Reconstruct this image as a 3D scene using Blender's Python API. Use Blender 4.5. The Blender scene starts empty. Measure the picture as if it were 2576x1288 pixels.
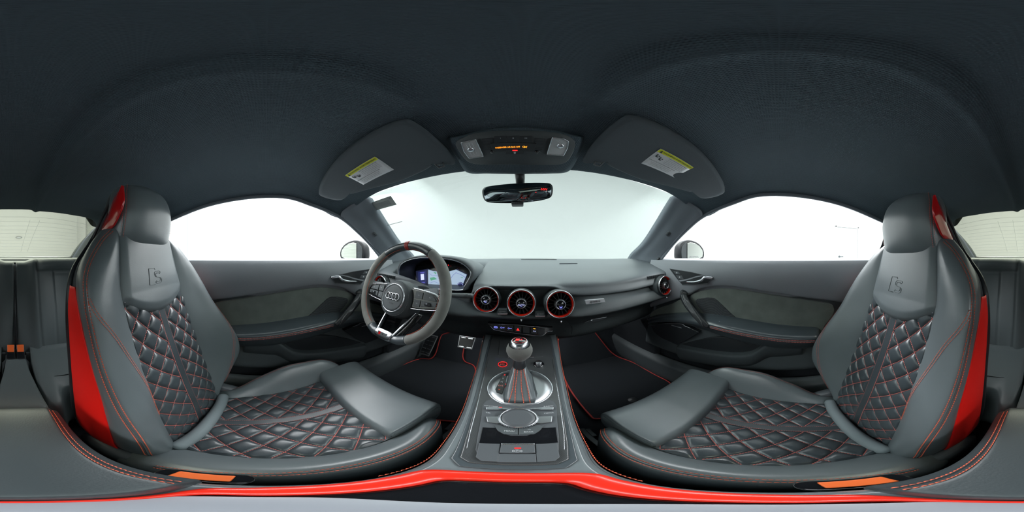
import bpy, bmesh, math, random
from mathutils import Vector, Matrix
random.seed(7)
SC = bpy.context.scene
COL = SC.collection
PI = math.pi
# ---------------------------------------------------------------- camera (360 degree panorama in a car cabin)
CAMX = 0.010          # the camera stands between the two front seats; z = 0 is the camera height
U0 = 1315.0           # column of the picture that looks straight ahead along the car (+y)
cd = bpy.data.cameras.new('camera'); cam = bpy.data.objects.new('camera', cd); COL.objects.link(cam)
cd.type = 'PANO'
try: cd.panorama_type = 'EQUIRECTANGULAR'
except Exception: pass
try: cd.cycles.panorama_type = 'EQUIRECTANGULAR'
except Exception: pass
cd.clip_start = 0.005; cd.clip_end = 100
cam.location = (CAMX, 0, 0)
cam.rotation_euler = (PI/2, 0, math.radians((U0-1288)*360/2576))
SC.camera = cam
# ---------------------------------------------------------------- world, lamps of the photo booth, exposure
w = bpy.data.worlds.new('world'); SC.world = w; w.use_nodes = True
w.node_tree.nodes['Background'].inputs[0].default_value = (0.75, 0.88, 1.0, 1)
w.node_tree.nodes['Background'].inputs[1].default_value = 0.3
SC.view_settings.view_transform = 'Standard'
SC.view_settings.look = 'None'
SC.view_settings.exposure = 0.0
SC.view_settings.gamma = 1.0
SC.view_settings.use_curve_mapping = False
SC.cycles.use_denoising = True
SC.cycles.max_bounces = 8; SC.cycles.diffuse_bounces = 5; SC.cycles.glossy_bounces = 3
SC.cycles.transparent_max_bounces = 12; SC.cycles.caustics_reflective = False; SC.cycles.caustics_refractive = False
SC.cycles.sample_clamp_indirect = 6.0
GROUND = -1.02
def area(name, loc, rot, sx, sy, power, col=(1, 1, 1)):
    l = bpy.data.lights.new(name, 'AREA'); l.shape = 'RECTANGLE'; l.size = sx; l.size_y = sy
    l.energy = power; l.color = col
    o = bpy.data.objects.new(name, l); COL.objects.link(o); o.location = loc; o.rotation_euler = rot
    return o
LP = 0.345
area('softbox_light', (-2.7, 0.2, 2.3), (0, math.radians(-42), 0), 1.8, 6.0, 1000*LP, (.97, .98, 1))
area('softbox_light', (3.6, 0.2, 2.7), (0, math.radians(42), 0), 1.8, 6.0, 1150*LP, (.97, .98, 1))
area('softbox_light', (0.5, 3.4, 2.9), (math.radians(-35), 0, 0), 6.0, 1.6, 700*LP, (.95, 1, .99))
area('softbox_light', (0.5, -4.6, 2.9), (math.radians(35), 0, 0), 6.0, 1.6, 1500*LP, (.95, 1, .95))
# ---------------------------------------------------------------- helpers
def ray(u, v):
    a = math.radians((u-U0)*360/2576); e = math.radians((644-v)*180/1288)
    return Vector((math.sin(a)*math.cos(e), math.cos(a)*math.cos(e), math.sin(e)))
C0 = Vector((CAMX, 0, 0))
def PX(u, v, x): d = ray(u, v); return C0 + d*((x-CAMX)/d.x)
def PY(u, v, y): d = ray(u, v); return C0 + d*(y/d.y)
def PZ(u, v, z): d = ray(u, v); return C0 + d*(z/d.z)
def PP(u, v, p, n):
    d = ray(u, v); p = Vector(p); n = Vector(n)
    return C0 + d*((p-C0).dot(n)/d.dot(n))
def V(*a): return Vector(a)
def cr1(p0, p1, p2, p3, t):
    return 0.5*((2*p1)+(p2-p0)*t+(2*p0-5*p1+4*p2-p3)*t*t+(3*p1-p0-3*p2+p3)*t*t*t)
def crv(pts, s, closed=False):
    """Catmull-Rom value at s in 0..1 along pts"""
    n = len(pts)
    if closed:
        f = (s % 1.0)*n; i = int(math.floor(f)); t = f-i
        return cr1(pts[(i-1) % n], pts[i % n], pts[(i+1) % n], pts[(i+2) % n], t)
    f = min(max(s, 0), 1)*(n-1); i = min(int(f), n-2); t = f-i
    a, b = pts[i], pts[i+1]
    p = pts[i-1] if i > 0 else 2*a-b
    q = pts[i+2] if i+2 < n else 2*b-a
    return cr1(p, a, b, q, t)
def smooth(pts, n, closed=False):
    pts = [Vector(p) for p in pts]
    if closed: return [crv(pts, i/n, True) for i in range(n)]
    return [crv(pts, i/(n-1)) for i in range(n)]
class Net:
    """smooth surface through a net of control points; S(a, b): a along a row, b from row to row"""
    def __init__(self, rows): self.r = [[Vector(p) for p in row] for row in rows]
    def __call__(self, a, b): return crv([crv(row, a) for row in self.r], b)
    def nrm(self, a, b, toward=None):
        e = 0.004
        p = self(a, b)
        da = self(min(a+e, 1), b)-self(max(a-e, 0), b); db = self(a, min(b+e, 1))-self(a, max(b-e, 0))
        n = da.cross(db)
        if n.length < 1e-12: n = Vector((0, 0, 1))
        n.normalize()
        if toward is not None and n.dot(Vector(toward)-p) < 0: n = -n
        return n
class MB:
    def __init__(self): self.v = []; self.f = []; self.uv = []; self.sm = []
    def add(self, vs, fs, uvs=None, smooth=True):
        b = len(self.v); self.v += [tuple(p) for p in vs]
        self.uv += list(uvs) if uvs else [(0, 0)]*len(vs)
        for f in fs: self.f.append(tuple(i+b for i in f)); self.sm.append(smooth)
        return self
    def grid(self, P, na, nb, ca=False, cb=False, uv=None, smooth=True):
        """P(i,j) -> point"""
        vs = [P(i, j) for j in range(nb) for i in range(na)]
        uvs = [(uv(i, j) if uv else (i/max(1, na-1), j/max(1, nb-1))) for j in range(nb) for i in range(na)]
        fs = []
        for j in range(nb if cb else nb-1):
            for i in range(na if ca else na-1):
                i2 = (i+1) % na; j2 = (j+1) % nb
                fs.append((j*na+i, j*na+i2, j2*na+i2, j2*na+i))
        return self.add(vs, fs, uvs, smooth)
    def surf(self, S, na, nb, disp=None, toward=(0, 0, 0), uvs=(1, 1)):
        def P(i, j):
            a, b = i/(na-1), j/(nb-1); p = S(a, b)
            if disp:
                d = disp(a, b)
                if d: p = p + S.nrm(a, b, toward)*d
            return p
        return self.grid(P, na, nb, uv=lambda i, j: (i/(na-1)*uvs[0], j/(nb-1)*uvs[1]))
    def tube(self, pts, r, n=8, closed=False, cap=True, flat=1.0, up=None):
        pts = [Vector(p) for p in pts]; m = len(pts)
        R = r if hasattr(r, '__len__') else [r]*m
        rings = []; prev = None
        for i, p in enumerate(pts):
            if closed: t = pts[(i+1) % m]-pts[(i-1) % m]
            else: t = pts[min(i+1, m-1)]-pts[max(i-1, 0)]
            if t.length < 1e-9: t = Vector((0, 0, 1))
            t.normalize()
            if up is not None: a = Vector(up)
            elif prev is None: a = Vector((0, 0, 1)) if abs(t.z) < .9 else Vector((1, 0, 0))
            else: a = prev
            a = (a-t*a.dot(t))
            if a.length < 1e-6: a = Vector((1, 0, 0))-t*t.x
            a.normalize(); prev = a; b = t.cross(a)
            rings += [p+(a*math.cos(2*PI*k/n)*flat+b*math.sin(2*PI*k/n))*R[i] for k in range(n)]
        fs = []
        for i in range(m if closed else m-1):
            j = (i+1) % m
            for k in range(n):
                k2 = (k+1) % n; fs.append((i*n+k, i*n+k2, j*n+k2, j*n+k))
        uvs = [(k/n, i/m) for i in range(m) for k in range(n)]
        if cap and not closed: fs.append(tuple(range(n))[::-1]); fs.append(tuple((m-1)*n+k for k in range(n)))
        return self.add(rings, fs, uvs)
    def loft(self, secs, nb=None, na=None, cap=True, closed=True):
        """closed sections lofted; secs: list of point lists of one length"""
        S = [[Vector(p) for p in s] for s in secs]
        if na: S = [smooth(s, na, closed) for s in S]
        if nb: S = [[crv([s[k] for s in S], j/(nb-1)) for k in range(len(S[0]))] for j in range(nb)]
        n = len(S[0]); m = len(S)
        vs = [p for s in S for p in s]; fs = []
        for j in range(m-1):
            for i in range(n if closed else n-1):
                i2 = (i+1) % n; fs.append((j*n+i, j*n+i2, (j+1)*n+i2, (j+1)*n+i))
        if cap and closed: fs.append(tuple(range(n))[::-1]); fs.append(tuple((m-1)*n+k for k in range(n)))
        uvs = [(i/n, j/m) for j in range(m) for i in range(n)]
        return self.add(vs, fs, uvs)
    def box(self, c, s, M=None):
        c = Vector(c); x, y, z = (k/2 for k in s)
        vs = [Vector((a*x, b*y, d*z)) for a in (-1, 1) for b in (-1, 1) for d in (-1, 1)]
        vs = [(M @ p if M else p)+c for p in vs]
        fs = [(0, 1, 3, 2), (4, 6, 7, 5), (0, 4, 5, 1), (2, 3, 7, 6), (0, 2, 6, 4), (1, 5, 7, 3)]
        return self.add(vs, fs, smooth=False)
    def prism(self, pts, d, smooth=False):
        """polygon pts extruded by vector d"""
        pts = [Vector(p) for p in pts]; d = Vector(d); n = len(pts)
        vs = pts+[p+d for p in pts]
        fs = [tuple(range(n))[::-1], tuple(range(n, 2*n))]
        fs += [(i, (i+1) % n, n+(i+1) % n, n+i) for i in range(n)]
        return self.add(vs, fs, smooth=smooth)
    def lathe(self, prof, c, ax, n=48, up=None):
        """prof: (radius, along axis)"""
        ax = Vector(ax).normalized(); a = Vector(up) if up else (Vector((1, 0, 0)) if abs(ax.x) < .9 else Vector((0, 1, 0)))
        a = (a-ax*a.dot(ax)).normalized(); b = ax.cross(a); c = Vector(c)
        return self.grid(lambda i, j: c+ax*prof[j][1]+(a*math.cos(2*PI*i/n)+b*math.sin(2*PI*i/n))*prof[j][0], n, len(prof), ca=True)
    def dashes(self, pts, nrms, ln=.0032, gap=.0018, w=.0007, lift=.0006):
        """stitches along a polyline lying on a surface"""
        pts = [Vector(p) for p in pts]
        L = [0]
        for i in range(1, len(pts)): L.append(L[-1]+(pts[i]-pts[i-1]).length)
        if L[-1] < ln: return self
        def at(s):
            k = 1
            while k < len(L)-1 and L[k] < s: k += 1
            t = (s-L[k-1])/max(1e-9, L[k]-L[k-1])
            return pts[k-1].lerp(pts[k], t), Vector(nrms[k-1]).lerp(Vector(nrms[k]), t)
        s = gap/2
        while s+ln < L[-1]:
            p, n = at(s); q, m = at(s+ln)
            t = (q-p).normalized(); b = t.cross(n).normalized()*w; n = n.normalized()
            lo = -w*.6; hi = lift+w
            c = p.lerp(q, .5)
            vs = [p+n*lo, p+b+n*lift*.6, p+n*(lift*.9), p-b+n*lift*.6, c+b*1.2+n*lift, c+n*hi, c-b*1.2+n*lift,
                  q+n*lo, q+b+n*lift*.6, q+n*(lift*.9), q-b+n*lift*.6]
            fs = [(0, 1, 2), (0, 2, 3), (1, 4, 5, 2), (2, 5, 6, 3), (4, 8, 9, 5), (5, 9, 10, 6), (7, 9, 8), (7, 10, 9)]
            self.add(vs, fs)
            s += ln+gap
        return self
    def build(self, name, mat, parent=None, bevel=0, seg=3, recalc=True, solid=0, auto=None, sub=0):
        me = bpy.data.meshes.new(name); me.from_pydata(self.v, [], self.f)
        me.polygons.foreach_set('use_smooth', self.sm)
        uvl = me.uv_layers.new(name='UVMap')
        vi = [0]*len(me.loops); me.loops.foreach_get('vertex_index', vi)
        flat = [c for i in vi for c in self.uv[i]]
        uvl.data.foreach_set('uv', flat)
        if recalc:
            bm = bmesh.new(); bm.from_mesh(me); bmesh.ops.recalc_face_normals(bm, faces=bm.faces); bm.to_mesh(me); bm.free()
        me.materials.append(mat)
        o = bpy.data.objects.new(name, me); COL.objects.link(o)
        if parent is not None: o.parent = parent; o.matrix_parent_inverse = parent.matrix_basis.inverted()
        if solid:
            m = o.modifiers.new('s', 'SOLIDIFY'); m.thickness = abs(solid); m.offset = 1 if solid > 0 else -1
        if bevel:
            m = o.modifiers.new('b', 'BEVEL'); m.width = bevel; m.segments = seg; m.limit_method = 'ANGLE'; m.angle_limit = math.radians(40)
            for p in me.polygons: p.use_smooth = True
            m.harden_normals = True
        if sub:
            m = o.modifiers.new('u', 'SUBSURF'); m.levels = sub; m.render_levels = sub
        return o
def tag(o, label=None, cat=None, group=None, kind=None):
    if label: o['label'] = label
    if cat: o['category'] = cat
    if group: o['group'] = group
    if kind: o['kind'] = kind
    return o
def empty(name, loc, label, cat, group=None, kind=None):
    o = bpy.data.objects.new(name, None); COL.objects.link(o); o.location = loc; o.empty_display_size = .05
    return tag(o, label, cat, group, kind)
def text(name, s, o, right, up, size, mat, parent=None, extrude=.0002, align='CENTER', bold=0, sx=1.0):
    c = bpy.data.curves.new(name, 'FONT'); c.body = s; c.size = size; c.extrude = extrude
    c.align_x = align; c.align_y = 'CENTER'; c.offset = bold; c.resolution_u = 3
    ob = bpy.data.objects.new(name, c); COL.objects.link(ob); c.materials.append(mat)
    r = Vector(right).normalized(); u = Vector(up); u = (u-r*u.dot(r)).normalized(); n = r.cross(u)
    M = Matrix(((r.x*sx, u.x, n.x, o[0]), (r.y*sx, u.y, n.y, o[1]), (r.z*sx, u.z, n.z, o[2]), (0, 0, 0, 1)))
    me = bpy.data.meshes.new_from_object(ob); bpy.data.objects.remove(ob)
    ob = bpy.data.objects.new(name, me); COL.objects.link(ob)
    if not me.materials: me.materials.append(mat)
    ob.matrix_world = M
    if parent is not None: ob.parent = parent; ob.matrix_parent_inverse = parent.matrix_basis.inverted()
    return ob
# ---------------------------------------------------------------- materials
def mat(name, col, rough=.5, metal=0, bump=0, bscale=300, noise=0, nscale=8, coat=0, emis=None, estr=0, spec=.5, btype='noise', sheen=0):
    m = bpy.data.materials.new(name); m.use_nodes = True; nt = m.node_tree; N = nt.nodes; L = nt.links
    b = N['Principled BSDF']
    b.inputs['Base Color'].default_value = (*col, 1); b.inputs['Roughness'].default_value = rough
    b.inputs['Metallic'].default_value = metal; b.inputs['Coat Weight'].default_value = coat
    b.inputs['Specular IOR Level'].default_value = spec
    if sheen: b.inputs['Sheen Weight'].default_value = sheen; b.inputs['Sheen Roughness'].default_value = .4
    if emis: b.inputs['Emission Color'].default_value = (*emis, 1); b.inputs['Emission Strength'].default_value = estr
    if bump or noise:
        tc = N.new('ShaderNodeTexCoord')
    if noise:
        nz = N.new('ShaderNodeTexNoise'); nz.inputs['Scale'].default_value = nscale; nz.inputs['Detail'].default_value = 6
        L.new(tc.outputs['Object'], nz.inputs['Vector'])
        mx = N.new('ShaderNodeMix'); mx.data_type = 'RGBA'
        mx.inputs[6].default_value = (*[c*(1-noise) for c in col], 1); mx.inputs[7].default_value = (*[min(1, c*(1+noise)) for c in col], 1)
        L.new(nz.outputs['Fac'], mx.inputs[0]); L.new(mx.outputs[2], b.inputs['Base Color'])
    if bump:
        if btype == 'noise':
            t = N.new('ShaderNodeTexNoise'); t.inputs['Scale'].default_value = bscale; t.inputs['Detail'].default_value = 3; out = t.outputs['Fac']
            L.new(tc.outputs['Object'], t.inputs['Vector'])
        elif btype == 'voronoi':
            t = N.new('ShaderNodeTexVoronoi'); t.inputs['Scale'].default_value = bscale; out = t.outputs['Distance']
            L.new(tc.outputs['Object'], t.inputs['Vector'])
        elif btype == 'weave':
            t = N.new('ShaderNodeTexWave'); t.inputs['Scale'].default_value = bscale; t.bands_direction = 'X'
            t2 = N.new('ShaderNodeTexWave'); t2.inputs['Scale'].default_value = bscale; t2.bands_direction = 'Y'
            L.new(tc.outputs['Object'], t.inputs['Vector']); L.new(tc.outputs['Object'], t2.inputs['Vector'])
            mm = N.new('ShaderNodeMath'); mm.operation = 'MULTIPLY'; L.new(t.outputs['Fac'], mm.inputs[0]); L.new(t2.outputs['Fac'], mm.inputs[1]); out = mm.outputs[0]
        bp = N.new('ShaderNodeBump'); bp.inputs['Strength'].default_value = bump; bp.inputs['Distance'].default_value = .001
        L.new(out, bp.inputs['Height']); L.new(bp.outputs[0], b.inputs['Normal'])
    return m
def glass(name, tint, refl=.06, rough=.0):
    m = bpy.data.materials.new(name); m.use_nodes = True; nt = m.node_tree; N = nt.nodes; L = nt.links
    N.remove(N['Principled BSDF']); out = N['Material Output']
    t = N.new('ShaderNodeBsdfTransparent'); t.inputs[0].default_value = (*tint, 1)
    g = N.new('ShaderNodeBsdfGlossy'); g.inputs['Roughness'].default_value = rough; g.inputs[0].default_value = (.9, .95, .95, 1)
    mx = N.new('ShaderNodeMixShader'); mx.inputs[0].default_value = refl
    L.new(t.outputs[0], mx.inputs[1]); L.new(g.outputs[0], mx.inputs[2]); L.new(mx.outputs[0], out.inputs[0])
    return m
def emat(name, col, s=1.0):
    m = bpy.data.materials.new(name); m.use_nodes = True; N = m.node_tree.nodes; b = N['Principled BSDF']
    b.inputs['Base Color'].default_value = (0.01, 0.01, 0.01, 1); b.inputs['Roughness'].default_value = .3
    b.inputs['Emission Color'].default_value = (*col, 1); b.inputs['Emission Strength'].default_value = s
    return m
def carbon(name, scale=220, glossy=.12):
    m = mat(name, (.02, .022, .024), .35, coat=1.0); nt = m.node_tree; N = nt.nodes; L = nt.links; b = N['Principled BSDF']
    b.inputs['Coat Roughness'].default_value = glossy
    tc = N.new('ShaderNodeTexCoord'); mp = N.new('ShaderNodeMapping'); mp.inputs['Rotation'].default_value = (0, 0, .78)
    wv = N.new('ShaderNodeTexWave'); wv.inputs['Scale'].default_value = scale; wv.bands_direction = 'X'
    ck = N.new('ShaderNodeTexChecker'); ck.inputs['Scale'].default_value = 500
    L.new(tc.outputs['Object'], mp.inputs[0]); L.new(mp.outputs[0], wv.inputs['Vector']); L.new(tc.outputs['Object'], ck.inputs['Vector'])
    mx = N.new('ShaderNodeMix'); mx.data_type = 'RGBA'; mx.inputs[6].default_value = (.012, .013, .015, 1); mx.inputs[7].default_value = (.09, .1, .105, 1)
    mu = N.new('ShaderNodeMath'); mu.operation = 'MULTIPLY'; mu.inputs[1].default_value = 1.0
    L.new(wv.outputs['Fac'], mu.inputs[0]); L.new(mu.outputs[0], mx.inputs[0]); L.new(mx.outputs[2], b.inputs['Base Color'])
    bp = N.new('ShaderNodeBump'); bp.inputs['Strength'].default_value = .3; bp.inputs['Distance'].default_value = .0005
    L.new(wv.outputs['Fac'], bp.inputs['Height']); L.new(bp.outputs[0], b.inputs['Normal'])
    return m
M = {}
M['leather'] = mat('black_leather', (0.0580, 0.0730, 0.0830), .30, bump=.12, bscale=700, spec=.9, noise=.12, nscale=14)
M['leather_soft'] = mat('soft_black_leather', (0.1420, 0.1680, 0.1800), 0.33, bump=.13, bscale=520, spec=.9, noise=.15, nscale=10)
M['leather_dark'] = mat('rear_seat_leather', (0.1000, 0.1250, 0.1300), .5, bump=.25, bscale=420)
M['grey_roll'] = mat('grey_fabric', (0.2400, 0.2800, 0.3000), .8, bump=.2, bscale=500)
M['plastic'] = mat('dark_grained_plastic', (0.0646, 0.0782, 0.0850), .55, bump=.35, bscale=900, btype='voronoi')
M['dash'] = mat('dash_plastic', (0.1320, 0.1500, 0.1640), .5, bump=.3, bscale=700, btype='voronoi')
M['plastic_s'] = mat('smooth_black_plastic', (0.0252, 0.0294, 0.0336), .35)
M['piano'] = mat('piano_black', (.008, .009, .011), .12, coat=.6)
M['grey_plastic'] = mat('grey_plastic', (0.0850, 0.0950, 0.1050), .42)
M['waist'] = mat('waist_leather', (0.2700, 0.2900, 0.3150), .5, bump=.25, bscale=700, btype='voronoi')
M['pad'] = mat('armrest_leather', (0.0450, 0.0560, 0.0620), .4, bump=.25, bscale=420)
M['alcantara'] = mat('grey_suede', (0.1500, 0.1720, 0.1550), .95, bump=.5, bscale=600, noise=.35, nscale=18, sheen=.25)
M['suede_rim'] = mat('rim_suede', (0.205, 0.21, 0.198), .95, bump=.6, bscale=900, noise=.25, nscale=40, sheen=.35)
M['headliner'] = mat('headliner_fabric', (0.0680, 0.1000, 0.1220), .95, bump=1.0, bscale=80, btype='weave')
M['pillar'] = mat('pillar_fabric', (0.1800, 0.2050, 0.2350), .9, bump=.4, bscale=500)
M['visor'] = mat('visor_fabric', (0.0850, 0.1050, 0.1200), .85, bump=.4, bscale=600)
M['carpet'] = mat('black_carpet', (0.0110, 0.0150, 0.0200), 1.0, bump=1, bscale=900)
M['red'] = mat('red_leather', (1.0000, 0.0100, 0.0050), .55, bump=.15, bscale=700)
M['red_gloss'] = mat('red_lacquer', (.62, .006, .008), .12, coat=.8)
M['red_trim'] = mat('red_trim_lacquer', (.80, .022, .008), .35, coat=.3)
M['stitch'] = mat('red_thread', (0.7500, 0.2000, 0.1700), .7)
M['stitch_o'] = mat('orange_red_thread', (.75, .14, .07), .7)
M['chrome'] = mat('satin_aluminium', (.62, .64, .68), .25, metal=1)
M['alu'] = mat('brushed_aluminium', (.45, .47, .49), .35, metal=1)
M['dark_metal'] = mat('dark_metal', (.10, .11, .12), .35, metal=.8)
M['carbon'] = carbon('carbon_fibre')
M['orange'] = mat('orange_release_button', (.9, .16, .03), .4)
M['white_wall'] = mat('white_booth_wall', (0.6000, 0.6100, 0.6100), .8)
M['booth_floor'] = mat('pale_concrete', (0.8500, 0.8700, 0.8800), .6)
M['shutter'] = mat('roller_shutter_steel', (0.4200, 0.4400, 0.4200), .5)
M['door_white'] = mat('white_painted_door', (0.3600, 0.3700, 0.3700), .6)
M['windshield'] = glass('windshield_glass', (.43, .475, .46), .04)
M['side_glass'] = glass('side_glass', (.97, .98, .98), .03)
M['rear_glass'] = glass('rear_glass', (.57, .57, .475), .05)
M['mirror'] = mat('mirror_glass', (.22, .26, .28), .03, metal=1)
M['ext_mirror'] = mat('exterior_mirror_glass', (.72, .74, .70), .02, metal=1)
M['body'] = mat('black_car_paint', (.02, .022, .026), .15, coat=1)
M['label'] = mat('white_sticker', (0.8060, 0.8320, 0.8580), .6)
M['yellow'] = mat('yellow_sticker', (0.8060, 0.8580, 0.0390), .6)
M['ink'] = mat('dark_ink', (.06, .07, .075), .7)
M['ink_grey'] = mat('grey_ink', (.30, .32, .33), .7)
M['white_ink'] = mat('pale_lettering', (.6, .63, .66), .6)
M['sticker_film'] = mat('grey_barcode_sticker', (.36, .40, .38), .6)
M['lens'] = mat('clear_lamp_lens', (.6, .62, .63), .12, spec=.8)
M['belt'] = mat('seat_belt_webbing', (.03, .035, .04), .8, bump=.3, bscale=800)
E = {}
E['red'] = emat('red_led', (1, .02, .02), 1.6)
E['amber'] = emat('amber_lettering', (1, .33, .02), 2.2)
E['white'] = emat('lit_white_symbols', (.55, .6, 1), 1.3)
E['blue'] = emat('lit_blue_symbols', (.25, .28, 1), 1.6)
E['map'] = emat('map_display', (.50, .66, .86), .75)
E['screen'] = emat('dark_display', (.012, .015, .05), .8)
E['green'] = emat('map_green', (.12, .5, .3), .7)
E['navy'] = emat('gauge_face', (.02, .03, .14), .7)
E['road'] = emat('map_road', (.12, .12, .55), .8)
# ================================================================ photo booth around the car
def wall(name, pts, d, m, kind='structure'):
    o = MB().prism(pts, d).build(name, m); tag(o, kind=kind); return o
XL, XR, YF, YR, ZC = -3.7, 5.0, 6.0, -8.6, 4.3
g = MB().box((.65, -1.3, GROUND-.05), (8.9, 14.8, .1)).build('ground', M['booth_floor']); tag(g, kind='structure')
wall('wall_left', [(XL, YR, GROUND), (XL, .6, GROUND), (XL, .6, ZC), (XL, YR, ZC)], (-.1, 0, 0), M['white_wall'])
wall('wall_right', [(XR, YR, GROUND), (XR, .6, GROUND), (XR, .6, ZC), (XR, YR, ZC)], (.1, 0, 0), M['white_wall'])
mb = MB()   # the front of the booth is one smooth curved cove
xm_, ra_ = (XL+XR)/2, (XR-XL)/2
def cove(i, j):
    t = PI*i/72; z = GROUND-.02+(ZC-GROUND+.02)*j/24
    k_ = 1-.10*max(0, 1-(j/24)/.15)**2
    return (xm_-ra_*math.cos(t)*k_, .6+5.6*math.sin(t)*k_, z)
mb.grid(cove, 73, 25); o = mb.build('wall_front', M['white_wall']); tag(o, kind='structure')
wall('wall_back', [(XL, YR, GROUND), (XR, YR, GROUND), (XR, YR, ZC), (XL, YR, ZC)], (0, -.1, 0), M['white_wall'])
wall('ceiling', [(XL, YR, ZC), (XR, YR, ZC), (XR, YF, ZC), (XL, YF, ZC)], (0, 0, .1), M['white_wall'])
# roller shutter on the left wall
r = empty('roller_shutter', (XL+.02, -4.7, GROUND), 'ribbed grey roller shutter seen outside behind the driver seat', 'shutter')
mb = MB()
def shP(i, j):
    z = GROUND+.02+(3.2*i/170); y = -2.05-5.2*j
    return (XL+.03+.022*abs(math.sin(PI*i/3.4)), y, z)
mb.grid(shP, 171, 2)
mb.build('curtain', M['shutter'], r)
for y in (-2.0, -7.3): mb = MB(); mb.box((XL+.04, y, .6), (.08, .1, 3.2)); mb.build('guide_rail', M['door_white'], r, bevel=.005)
# white door on the right wall
r = empty('room_door', (XR-.02, -2.2, GROUND), 'white door with lever handle in the far white wall', 'door')
mb = MB(); mb.box((XR-.015, -2.22, GROUND+.99), (.03, .74, 1.96)); mb.build('door_leaf', M['door_white'], r, bevel=.004)
mb = MB()
for y in (-1.82, -2.62): mb.box((XR-.03, y, GROUND+1.0), (.06, .05, 2.03))
mb.box((XR-.03, -2.22, GROUND+2.0), (.06, .85, .05)); mb.build('door_frame', mat('door_frame_paint', (.6, .62, .62), .6), r, bevel=.004)
mb = MB(); mb.tube([(XR-.03, -1.93, -.02), (XR-.08, -1.93, -.02), (XR-.08, -2.05, -.02)], .012); mb.lathe([(0, 0), (.03, 0), (.03, .01), (0, .012)], (XR-.03, -1.93, -.02), (-1, 0, 0), 20)
mb.build('handle', M['dark_metal'], r)
# oval wall lamp beyond the rear window
o = MB().loft([[(x0+dx*k, YR+yy, .98+dz*k) for dx, dz in [(math.cos(t)*.17, math.sin(t)*.05) for t in [2*PI*i/20 for i in range(20)]]] for x0, k, yy in [(-.42, 1, 0), (-.42, 1, .05), (-.42, .8, .08), (-.42, .3, .09)]]).build('wall_lamp', M['alu'])
tag(o, 'small oval lamp unit on the booth wall beyond the rear window', 'wall lamp')

# ================================================================ car shell
def SX(pts): return [(-p[0], *p[1:]) for p in pts]
edge_rows = [  # right half, from the window edge to the centre
    [(.508, .362, .240), (.40, .405, .262), (.28, .437, .274), (.15, .462, .281), (.07, .472, .283), (0, .475, .283)],
    [(.607, .300, .165), (.52, .300, .225), (.35, .295, .270), (.19, .290, .288), (.09, .290, .293), (0, .290, .294)],
    [(.585, .170, .200), (.49, .165, .250), (.34, .160, .280), (.19, .160, .294), (.09, .160, .299), (0, .160, .300)],
    [(.565, .040, .222), (.46, .040, .262), (.32, .040, .286), (.19, .040, .298), (.09, .040, .304), (0, .040, .305)],
    [(.572, -.200, .205), (.46, -.200, .255), (.32, -.200, .283), (.19, -.200, .297), (.09, -.200, .304), (0, -.200, .305)],
    [(.598, -.450, .155), (.49, -.450, .232), (.33, -.450, .270), (.19, -.450, .286), (.09, -.450, .292), (0, -.450, .293)],
    [(.610, -.680, .110), (.50, -.700, .228), (.33, -.700, .258), (.19, -.700, .272), (.09, -.700, .276), (0, -.700, .277)],
    [(.565, -.950, .165), (.50, -.930, .238), (.33, -.900, .252), (.19, -.885, .257), (.09, -.880, .259), (0, -.880, .259)]]
full = [[(-p[0], p[1], p[2]) for p in r_][:-1]+r_[::-1] for r_ in edge_rows]
HS = Net(full)
mb = MB()
def hl(i, j):
    p = HS(i/220, j/160)
    f = math.exp(-((abs(p.x+.01)-.112)/.016)**2)
    fy = 1/(1+math.exp((p.y-.16)/.03))
    p.z -= .010*f*fy
    st = 1/(1+math.exp(-(abs(p.x+.01)-.112)/.006)); p.z -= .008*st*fy*max(0, 1-abs(p.x)/.5)
    return p
mb.grid(hl, 221, 161)
hlo = mb.build('ceiling', M['headliner'], solid=.02); tag(hlo, 'dark woven headliner of the car roof', kind='structure')
hlo.modifiers['s'].offset = 1
# outer roof skin that closes the car above
mb = MB(); mb.grid(lambda i, j: HS(i/40, j/30)+Vector((0, 0, .045)), 41, 31)
ro = mb.build('roof', M['body'], solid=.01); tag(ro, kind='structure')
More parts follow.
